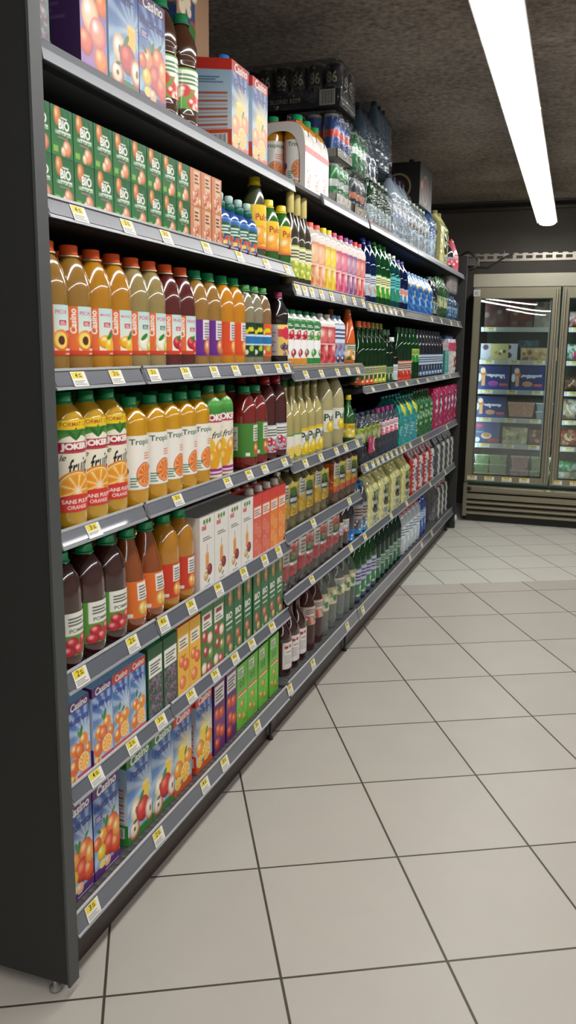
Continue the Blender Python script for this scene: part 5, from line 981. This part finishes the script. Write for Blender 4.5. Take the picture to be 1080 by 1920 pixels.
# ---------- far bay, fourth shelf
Z = ZR['C4']
many('c4d', 'C4', [3.78, 3.97], 'clear water pack with lime labels', 'water pack', lambda: pack('water_pack', 2, 2, .046, .235, 'water', '6a7890', '3a4a70', lab=art_generic(.2, .06, 'a8c020', 'c8d858', ('88a818', 'e8f0a0'), None, '5a7010', 3), lz=(.42, .72)), x=fx(.19))
def signp():
    e = empty('pink_pack_label'); A = Art(.11, .075, 'c8206c', .002); A.circ(.95, .5, .3, 'f0e8ec'); A.circ(.95, .5, .2, 'c8206c')
    MB().grid(np.stack([np.zeros_like(A.x), (A.x-.5)*A.w, A.y*A.h], -1), A.c).build('printed_panel', M_WRAP, e)
    MB().box((-.004, -.055, 0), (-.0005, .055, .075), L('c8206c')).build('backing_card', M_WRAP, e); return e
many('c4s', 'C4', [(3.80, Z+.052)], 'bright pink card label on clear water pack', 'pack label', signp, x=PX+.014)
many('c4w', 'C4', [4.13, 4.23, 4.33, 4.43], 'clear water bottle with pink and white label', 'water bottle', fb(.046, .235, 'water', '7a8498', 'c850a0', art_generic(.2, .07, 'd8788c', 'e8dce0', ('c83c50', 'f0e8ec'), None, '8a4a60', 4, .002), (.44, .72), .34, M_CLEAR), x=fx(.1))
many('c4t', 'C4', [4.58, 4.74, 4.90], 'teal printed bottle pack with yellow starburst', 'bottle pack', lambda: pack('teal_bottle_pack', 2, 2, .039, .27, 'tall', '1a8a80', '1a8a90', art_teal(.156, .25), film='printed', side='1a8a80', bm=M_GLASSB), x=fx(.17))
many('c4g', 'C4', [5.06, 5.23, 5.40], 'dark green soda pack', 'soda pack', lambda: pack('green_soda_pack', 2, 2, .041, .28, 'tall', '1c6a34', '3a5a40', (lambda A: (A.bars(.2, .3, .9, .8, 4, '8ac090'), A.dots(0, .3, 1, .6, ['3a9a50', 'a8d0a8'], 8, .07, 3), A)[2])(Art(.164, .25, '1c6a34', .003)), film='printed', side='1c6a34', bm=M_GLASSB), x=fx(.18))
many('c4m', 'C4', [5.67, 6.02, 6.31], 'magenta multipack with white bottle drawings', 'bottle pack', lambda: (lambda e: (shell(art_magenta(.29, .275), .29, .17, .275, 4, 'a81c54', .85, .010, parent=e, full=True), e)[1])(empty('magenta_bottle_pack')), x=fx(.17))
proto('c4m').scale = (1, 1.12, 1)

# ---------- far bay, fifth shelf
Z = ZR['C5']
many('c5b', 'C5', [3.72, 3.80], 'bottle with blue and brown picture label', 'drink bottle', lambda: bottle('drink_bottle', .038, .24, 'tall', '3a3c48', '2878c0', .4, art_generic(.18, .13, '5a7890', 'a89890', ('6a3830', '2c6cb0', 'd0c0b0'), None, '3a3030', 4, .002, '2a90d0', 16, .08), (.05, .62), 4.8, -.8), x=fx(.08))
many('c5p', 'C5', [3.96, 4.19, 4.46, 4.72], 'pale yellow printed bottle pack', 'bottle pack', lambda: pack('pale_yellow_pack', 2, 2, .052, .262, 'tall', 'd0cc88', '8a8c60', art_pale(.2, .24), film='printed', side='c8c680', bm=M_JUICE), x=fx(.22))
many('c5r', 'C5', [4.95, 5.13, 5.33, 5.53], 'red and white printed bottle pack', 'bottle pack', lambda: pack('red_white_pack', 2, 2, .044, .272, 'tall', 'b8b8bc', 'b83038', art_redwhite(.17, .25), film='printed', side='a8202a', bm=M_JUICE), x=fx(.19))
many('c5g', 'C5', [5.76, 5.96, 6.16, 6.33], 'grey and white printed bottle pack', 'bottle pack', lambda: pack('grey_white_pack', 2, 2, .042, .272, 'tall', 'a0a4a8', '5a6068', art_greywhite(.165, .25, 'c9c9c7', '3a4248'), film='printed', side='4a5256', bm=M_JUICE), x=fx(.18))
# ---------- far bay, bottom shelf
PX = -.975
many('c6c', 'C6', [3.70], 'clear water bottle beside the green soda', 'water bottle', fb(.042, .28, 'water', 'a8b8a8', '8a9088', art_wat(), (.4, .68), .3, M_CLEAR), x=fx(.09))
many('c6v', 'C6', [3.80, 3.90, 4.00, 4.10], 'green soda bottle with violet label', 'soda bottle', fb(.046, .30, 'tall', '1c8a3c', '1a4a34', art_generic(.2, .16, '3a7a5a', 'b8b8d0', ('6a58a0', '7ac060', 'd8d8e4'), None, '3a3a70', 4, .002, '4a4a80', 14, .08), (.05, .58), .34), x=fx(.095))
many('c6g', 'C6', [4.20, 4.30, 4.40, 4.50, 4.60, 4.70], 'dark teal-green soda bottle', 'soda bottle', fb(.046, .30, 'tall', '0f5a48', '1a5a4a', art_generic(.2, .12, '2a6a50', '98b0a0', ('5a8a70', 'b87868'), None, '1c4a3a', 4, .002, None, 10, .06), (.08, .45), .34), x=fx(.095))
many('c6r', 'C6', [4.82, 4.93, 5.04, 5.15, 5.26], 'white bottle with red top', 'detergent bottle', lambda: bottle('white_bottle', .048, .275, 'slim', 'b8c4cc', 'c83428', .62, art_generic(.22, .16, 'b8c4cc', 'd8e0e4', ('9ab0c0', 'e0e4e8'), None, '6a8098', 4, .002, None, 8, .08), (.1, .66), 4.8, -.8, capk=.045), x=fx(.1))
many('c6b', 'C6', [5.38, 5.48], 'blue bottle with pale cap', 'detergent bottle', lambda: bottle('blue_bottle', .044, .28, 'slim', '2a4898', 'b8c0d0', .4, art_generic(.2, .13, '2c50a0', '7a90c8', ('a8b8e0',), None, 'd0d8f0', 4, .002), (.1, .66), 4.8, -.8), x=fx(.1))
many('c6w', 'C6', [5.98, 6.14, 6.30], 'white printed pack with pink top', 'bottle pack', lambda: pack('pink_white_pack', 2, 2, .038, .29, 'tall', 'b8b8b8', '7a4050', art_greywhite(.15, .26, 'd2d2d0', 'a83c58'), film='printed', side='8a8a8c', bm=M_JUICE), x=fx(.17))
PX = -.955

# ------------------------------------------------------------ back wall fittings
def pipe(pts, r, label, m, n='ceiling_pipe', cat='pipe'):
    tag(MB().tube(pts, r, 10).build(n, m), label, cat)
pipe([(-1.6, Y1-.05, 2.50), (0, Y1-.05, 2.505), (3.5, Y1-.05, 2.51)], .022, 'thin dark pipe along the top of the back wall', mat('dark_pipe', '3c3835', .5))
pipe([(-1.6, Y1-.05, 2.555), (3.5, Y1-.05, 2.555)], .012, 'thin conduit above the dark pipe on the back wall', mat('dark_pipe2', '4a4440', .5), 'conduit')
t = empty('perforated_cable_tray', (0, 7.15, 2.07)); tag(t, 'galvanised perforated cable tray running above the freezers', 'cable tray')
m = MB(); n = 44
for k in range(n):
    x = -1.35+k*.075
    m.box((x, 0, -.022), (x+.075, .002, -.006)); m.box((x, 0, .018), (x+.075, .002, .03)); m.box((x, 0, -.006), (x+.026, .002, .018)); m.box((x, 0, .03), (x+.04, .002, .037))
m.box((-1.35, 0, -.024), (1.95, .09, -.022))
m.build('tray_channel', mat('galvanised_steel', 'a09a90', .35, metal=.6), t)
for x in (-.75, .3, 1.3): MB().tube([(x, .04, -.03), (x, .04, .06)], .006).build('tray_hanger', M_STEEL, t)
pipe([(-1.05, 6.95, 2.00), (-.85, 6.98, 1.98), (-.72, 7.0, 2.06), (-.66, 7.03, 2.09)], .008, 'black cable looping up behind the freezer', mat('black_cable', '1a1a1a', .4), 'power_cable', 'cable')
pipe([(-1.10, 6.93, 2.05), (-1.0, 6.94, 2.10), (-.93, 6.94, 2.06), (-.92, 6.94, 1.99), (-.98, 6.94, 1.965)], .010, 'black coiled cable beside the freezer top', mat('black_cable', '1a1a1a', .4), 'coiled_cable', 'cable')
b = empty('junction_box', (-1.00, 7.0, 1.99)); tag(b, 'grey junction box at the freezer top corner', 'junction box')
MB().box((-.12, 0, 0), (.08, .05, .07)).build('box_body', mat('grey_plastic', '6a6862', .5), b)
MB().box((-.115, -.004, .005), (.075, 0, .065)).build('box_lid', mat('grey_plastic', '6a6862', .5), b)

# ------------------------------------------------------------ glass door freezer
FY = 6.76; FX0 = -.915; DW = .640
fr = empty('glass_door_freezer', (0, FY, 0)); tag(fr, 'tall metal freezer with glass doors at the end of the aisle', 'freezer')
M_FR = mat('brushed_champagne_metal', '8d8873', .38, metal=.45); M_FRD = mat('dark_gasket', '232320', .5); M_HEAD = mat('pale_header_metal', 'a9a594', .42, metal=.3)
M_LIN = mat('green_grey_liner', '4c6658', .45); M_WIRE = mat('freezer_shelf_edge', 'b8bcb8', .3, metal=.3)
ND = 3; FX1 = FX0+ND*DW+.03
m = MB(); m.box((FX0, .02, .06), (FX0+.022, .80, 1.92)); m.box((FX1-.022, .02, .06), (FX1, .80, 1.92)); m.box((FX0, .78, .06), (FX1, .80, 1.92)); m.box((FX0, .02, 1.90), (FX1, .80, 1.92)); m.build('cabinet', M_FR, fr)
m = MB(); m.box((FX0-.002, -.012, 1.822), (FX1, .05, 1.915)); m.build('header_panel', M_HEAD, fr)
m = MB(); m.box((FX0+.022, .76, .30), (FX1-.022, .78, 1.86)); m.box((FX0+.022, .06, .30), (FX0+.03, .76, 1.86)); m.box((FX0+.022, .06, .285), (FX1-.022, .76, .31)); m.box((FX0+.022, .06, 1.83), (FX1-.022, .76, 1.85)); m.build('interior_liner', M_LIN, fr)
m = MB(); m.box((FX0, .04, .04), (FX1, .09, .30)); m.build('grille_backing', M_FRD, fr)
g = empty('grille', (0, 0, 0)); g.parent = fr
prof = [(.03, 0), (.004, .004), (-.004, .014), (-.002, .026), (.012, .034), (.03, .036)]
zs = [.055, .098, .141, .184, .236, .285]
for i, z in enumerate(zs[:-1]):
    mm = MB(); h = zs[i+1]-z-.006
    pr = [(.04, 0), (.006, h*.12), (.0, h*.35), (.002, h*.6), (.018, h*.8), (.04, h*.86)]
    if i == 4: pr = [(.04, 0), (.0, .006), (-.008, .02), (-.008, .045), (.0, .056), (.04, .058)]
    if i == 3: pr = [(.04, 0), (.002, .002), (.002, h-.002), (.04, h)]
    mm.grid(np.array([[(x, p[0], z+p[1]) for p in pr] for x in (FX0+.03, FX1-.03)]), flip=True)
    mm.build('grille_slat', M_FR, g)
MB().box((FX0, -.008, .045), (FX0+.03, .05, .312)).build('corner_post', M_FR, fr)
k = MB().lathe([(0, 0), (.017, 0), (.017, .008), (.013, .011), (0, .011)], 20).build('round_end_plug', M_FRD, fr, (FX0+.046, -.008, .268)); k.rotation_euler = (PI/2, 0, 0)
MB().box((FX0+.02, .05, 0), (FX1-.02, .5, .05)).build('plinth', M_FRD, fr)
mg = bpy.data.materials.new('freezer_door_glass'); mg.use_nodes = True; nt = mg.node_tree
for q in list(nt.nodes): nt.nodes.remove(q)
o = nt.nodes.new('ShaderNodeOutputMaterial'); mx = nt.nodes.new('ShaderNodeMixShader'); tr = nt.nodes.new('ShaderNodeBsdfTransparent'); gl = nt.nodes.new('ShaderNodeBsdfGlossy'); fn = nt.nodes.new('ShaderNodeFresnel')
tr.inputs[0].default_value = (.86, .92, .90, 1); gl.inputs['Roughness'].default_value = .0; fn.inputs[0].default_value = 1.9
tc = nt.nodes.new('ShaderNodeTexCoord'); nz = nt.nodes.new('ShaderNodeTexNoise'); bp = nt.nodes.new('ShaderNodeBump'); nz.inputs['Scale'].default_value = 2.2; nz.inputs['Detail'].default_value = 0; bp.inputs['Strength'].default_value = .12; bp.inputs['Distance'].default_value = .012
nt.links.new(tc.outputs['Object'], nz.inputs['Vector']); nt.links.new(nz.outputs['Fac'], bp.inputs['Height']); nt.links.new(bp.outputs[0], gl.inputs['Normal'])
nt.links.new(fn.outputs[0], mx.inputs[0]); nt.links.new(tr.outputs[0], mx.inputs[1]); nt.links.new(gl.outputs[0], mx.inputs[2]); nt.links.new(mx.outputs[0], o.inputs[0])
M_LED = mat('freezer_lamp', 'f0f8ff', .5, emit='e4f2ff', es=FREEZE)
for d in range(ND):
    x0 = FX0+.012+d*DW; x1 = x0+DW-.014
    dr = empty('door', (x0, 0, 0)); dr.parent = fr; w_ = x1-x0; f = .052
    m = MB(); m.box((0, -.03, .335), (f, .0, 1.815)); m.box((w_-f, -.03, .335), (w_, .0, 1.815)); m.box((f, -.03, .335), (w_-f, .0, .385)); m.box((f, -.03, 1.735), (w_-f, .0, 1.815))
    m.build('door_frame', M_FR, dr)
    m = MB(); m.box((f, -.026, .385), (f+.008, -.002, 1.735)); m.box((w_-f-.008, -.026, .385), (w_-f, -.002, 1.735)); m.box((f, -.026, .385), (w_-f, -.002, .393)); m.box((f, -.026, 1.727), (w_-f, -.002, 1.735)); m.build('gasket', M_FRD, dr)
    gp = MB().box((-(w_/2-f)+.001, -.002, .39), (w_/2-f-.001, .002, 1.73)).build('glass_pane', mg, dr, (w_/2, -.018, 0)); gp.rotation_euler = (0, 0, math.radians(4.0))   # glass turned in its frame so that it reflects the added strips
    hx = w_-.022 if d % 2 == 0 else .022
    MB().tube([(hx, -.050, .355), (hx, -.052, .40), (hx, -.052, 1.76), (hx, -.050, 1.80)], .009, 12).build('handle', mat('satin_handle', 'b0aa98', .3, metal=.7), dr)
    for i in range(4): 
        o = bpy.data.objects.new('price_tag', tag_mesh('3254'[i])); C.objects.link(o); o.parent = dr; o.rotation_euler = (0, 0, -PI/2); o.location = (.055+i*.133, -.0315, .360); o.scale = (1, 1.5, .9)
    # inside: lamp on the hinge side, rack strip, shelves
    lx = x0+.026
    MB().box((lx, .03, .42), (lx+.018, .045, 1.72)).build('interior_lamp', M_LED, fr)
    m = MB()
    for i in range(44): m.box((x1-.07, .05, .42+i*.03), (x1-.055, .056, .42+i*.03+.018))
    m.box((x1-.075, .056, .42), (x1-.05, .06, 1.72)); m.build('shelf_rack_strip', M_WIRE, fr)
    for z in (1.525, 1.275, 1.045, .825, .62):
        m = MB(); m.box((x0+.05, .13, z-.012), (x1-.05, .70, z)); m.box((x0+.045, .11, z-.034), (x1-.06, .135, z+.002), mi=1)
        s_ = m.build('shelf', [M_FRD, M_WIRE], fr)
        for i in range(3 if z < 1.5 else 1):
            o = bpy.data.objects.new('price_tag', tag_mesh('2345'[i])); C.objects.link(o); o.parent = s_; o.rotation_euler = (0, 0, -PI/2); o.location = (x0+.12+i*.19, .1085, z-.016); o.scale = (1, 1.6, .85)
for c in fr.children: pass
tg = MB(); A = Art(.05, .05, 'c8ccc8', .002); A.bars(.15, .2, .85, .8, 3, '7a8088'); tg.grid(np.stack([(A.x-.5)*A.w, np.zeros_like(A.x), (A.y-.5)*A.h], -1), A.c); tg.box((-.025, .001, -.025), (.025, .003, .025), L('c8ccc8'))
o = tg.build('notice_sticker', M_TAG, fr, (FX0+.03, -.034, 1.775))

# frozen food: every pack its own thing
def fbox(name, w, h, d, art, side, x, z, label, cat='frozen food box', y=.135, rz=0):
    e = empty(name, (x, FY+y+d/2, z), rz); m = MB().box((-w/2, -d/2+.0008, 0), (w/2, d/2, h), L(side))
    m.grid(np.stack([(art.x-.5)*w, np.full_like(art.x, -d/2), art.y*h], -1), art.c); m.build('box_body', M_CARD, e); tag(e, label, cat); return e
def tub(name, w, h, d, c, lid, x, z, label, cat='plastic tub', y=.135, n=1):
    e = empty(name, (x, FY+y+d/2, z)); m = MB(); k = .88
    m.grid(np.array([[(sx*w/2*s, sy*d/2*s, zz) for sx, sy in ((-1, -1), (1, -1), (1, 1), (-1, 1), (-1, -1))] for s, zz in ((k, 0), (1, h*.85))]), L(c)); m.build('tub_body', M_WRAP, e)
    MB().box((-w/2-.004, -d/2-.004, h*.85), (w/2+.004, d/2+.004, h), L(lid)).build('lid', M_WRAP, e); tag(e, label, cat); return e
def A_(w, h, base, seed, cols, n=16, r=.1, px=.003, panel=None):
    a = Art(w, h, base, px); a.dots(.05, .05, .95, .95, cols, n, r, seed)
    if panel: a.rect(.28, .0, .76, 1, panel); a.dots(.42, .3, .66, .6, ['e8e8d8', '4a4830', 'a89858'], 6, .04, 5)
    return a
s0, s1, s2, s3, s4, sB = 1.527, 1.277, 1.047, .827, .622, .312
fbox('frozen_dessert_box', .185, .20, .12, A_(.185, .2, '4a2026', 2, ['4a3c34', '6a2826', '5a4a3e', '807868'], 14, .13), '3a1a20', -.745, s0, 'dark red frozen dessert box, left on top freezer shelf')
fbox('frozen_dessert_box', .175, .20, .12, A_(.175, .2, '6a2820', 4, ['6a5a48', '7a3028', '4a2020', '8a7c60'], 14, .13), '4a1a20', -.56, s0, 'brown-red frozen dessert box, middle of top freezer shelf')
fbox('frozen_dessert_box', .16, .19, .12, A_(.16, .19, '8a8070', 5, ['6a5a48', '9a9080', 'a89c88'], 14, .12), '6a6050', -.385, s0, 'grey-beige frozen dessert box, right on top freezer shelf')
fbox('frozen_cake_box', .28, .125, .18, A_(.28, .125, 'c8ccd8', 6, ['5a3c40', 'a8a8b8', '3a2c38', 'd8d8e0'], 14, .07, .0025, 'c8bc7c'), 'b8bcc8', -.715, s1, 'white frozen cake box with yellow panel')
fbox('frozen_log_cake_box', .27, .095, .18, A_(.27, .095, 'c8a878', 7, ['a88858', 'e0c898', '7a6038'], 16, .06), '8a6a48', -.415, s1, 'long beige log cake box on second freezer shelf')
fbox('frozen_food_box', .16, .05, .15, A_(.16, .05, '2a4a60', 7, ['3a6a80', '203848'], 8, .1), '203848', -.50, s1+.10, 'flat teal box lying on the log cake box', y=.16)
def cone(seed, w=.24, h=.165, tone='18306c'):
    a = Art(w, h, tone, .0022); a.grad(0, .3, '2848a0', tone); a.circ(.18, .66, .1, 'c87838'); a.circ(.16, .8, .08, 'f0d8c0'); a.rect(.13, .15, .24, .6, 'e8a868'); a.circ(.06, .5, .06, 'd8e8f8', 2)
    a.bars(.35, .55, .85, .72, 1, 'd8d8e8'); a.dots(.3, .5, .9, .62, ['e8e4f0'], 12, .03, seed); a.circ(.5, .25, .16, 'a848a0' if seed == 1 else 'c89868', .5); a.rect(.7, .16, .95, .26, 'd86050'); return a
fbox('ice_cream_cone_box', .245, .185, .16, cone(1), '18306c', -.745, s2, 'blue ice cream cone box with purple patch, third freezer shelf')
fbox('ice_cream_cone_box', .245, .185, .16, cone(2), '141f4c', -.485, s2, 'darker blue ice cream cone box, third freezer shelf')
fbox('ice_cream_cone_box', .235, .165, .16, cone(3), '18306c', -.755, s3, 'blue ice cream cone box on fourth freezer shelf')
tub('ice_cream_tub', .20, .115, .15, 'b88a70', 'c89c80', -.52, s3+.012, 'pinkish-brown ice cream tub on fourth freezer shelf')
tub('ice_cream_tub', .12, .062, .12, '8a98a0', 'b8c4cc', -.345, s3, 'grey ice cream tub, lower of two on fourth freezer shelf')
tub('ice_cream_tub', .12, .062, .12, '8a98a0', 'c8d0d4', -.345, s3+.063, 'grey ice cream tub, upper of two on fourth freezer shelf')
a = Art(.20, .165, '3a5080', .0025); a.rect(.0, .75, .35, .92, 'c83858'); a.circ(.5, .35, .2, 'e8d8c0', .6); a.circ(.5, .38, .15, 'c88a40', .55); a.circ(.15, .15, .1, 'e8f0f8'); a.rect(.55, .03, 1, .22, 'b04a4c'); a.bars(.05, .5, .4, .6, 1, '8098c0')
fbox('frozen_meal_box', .20, .165, .16, a, '3a5080', -.775, s4, 'blue frozen meal box with bowl picture, lowest freezer shelf')
for i in range(2): fbox('frozen_meal_box', .19, .066, .16, A_(.19, .066, '9a9a6c', 20+i, ['c8c088', '6a7048', 'b8a878'], 14, .08), '8a8a60', -.555, s4+i*.067, ('lower' if i == 0 else 'upper')+' olive frozen meal box on lowest freezer shelf')
for i in range(2): fbox('frozen_meal_box', .17, .06, .16, A_(.17, .06, '5a2c2c', 30+i, ['7a3830', '482020', 'a88860'], 10, .09), '4a2424', -.365, s4+i*.062, ('lower' if i == 0 else 'upper')+' dark red frozen meal box on lowest freezer shelf')
for cx, cw, c, lid, nm, n in ((-.80, .115, '6a8a58', 'a8c090', 'green', 3), (-.675, .135, '7a9464', 'a0b490', 'light green', 3), (-.505, .135, 'a07a70', 'b8a098', 'pink', 2), (-.345, .15, '748a60', '98aa88', 'olive green', 2)):
    for i in range(n):
        tub('frozen_vegetable_tub', cw, .072 if n == 3 else .11, .13, c, lid, cx, sB+i*(.073 if n == 3 else .111), nm+' plastic tub in freezer bottom, '+(('lowest', 'middle', 'top')[i] if n == 3 else ('lower', 'upper')[i])+' of its stack', 'plastic tub')
# second door: mostly vegetables and bagged food
def bag(x, z, w, h, cols, label, seed):
    e = empty('frozen_food_bag', (x, FY+.21, z)); g = random.Random(seed); A = Art(w, h, cols[0], .004); A.dots(0, 0, 1, 1, cols, 26, .12, seed)
    m = MB(); b = np.sin(A.x*PI)**.5*np.sin(np.clip(A.y, .0, 1)*PI)**.4; wv = .006*np.sin(A.x*9+seed)*np.sin(A.y*7)
    m.grid(np.stack([(A.x-.5)*w, -.05*b+wv, A.y*h], -1), A.c, smooth=True); m.grid(np.stack([(A.x-.5)*w, .05*b, A.y*h], -1), A.c, smooth=True, flip=True)
    m.build('bag_body', M_WRAP, e); tag(e, label, 'frozen food bag')
X2 = FX0+DW+.012
for z, h, cols, nm in ((s0, .12, ['d8a8a0', 'e8d8d0', 'a85850'], 'pink and white'), (s1, .13, ['c8d8e8', '4a9a50', 'b83858'], 'white, green and red'), (s2, .12, ['4a3a28', '6a5030', '8a7048'], 'brown'), (s3, .16, ['c8b898', '8a6a48', 'e0e4ec'], 'beige'), (s4, .13, ['a83c28', 'c8a070', '5a7a38', 'e0d0a0'], 'red and yellow'), (sB+.10, .09, ['2c8a4c', '4ab068', 'c8e0d0'], 'green'), (sB, .11, ['c8b890', '8a8468', 'e0e4e0'], 'cream')):
    for j, sfx in enumerate(('left', 'right')):
        bag(X2+.13+j*.20, z, .18, h, cols, '%s frozen food bag, %s in its row behind second freezer door' % (nm, sfx), int(z*100)+j)
for p in list(bpy.data.objects):
    pass
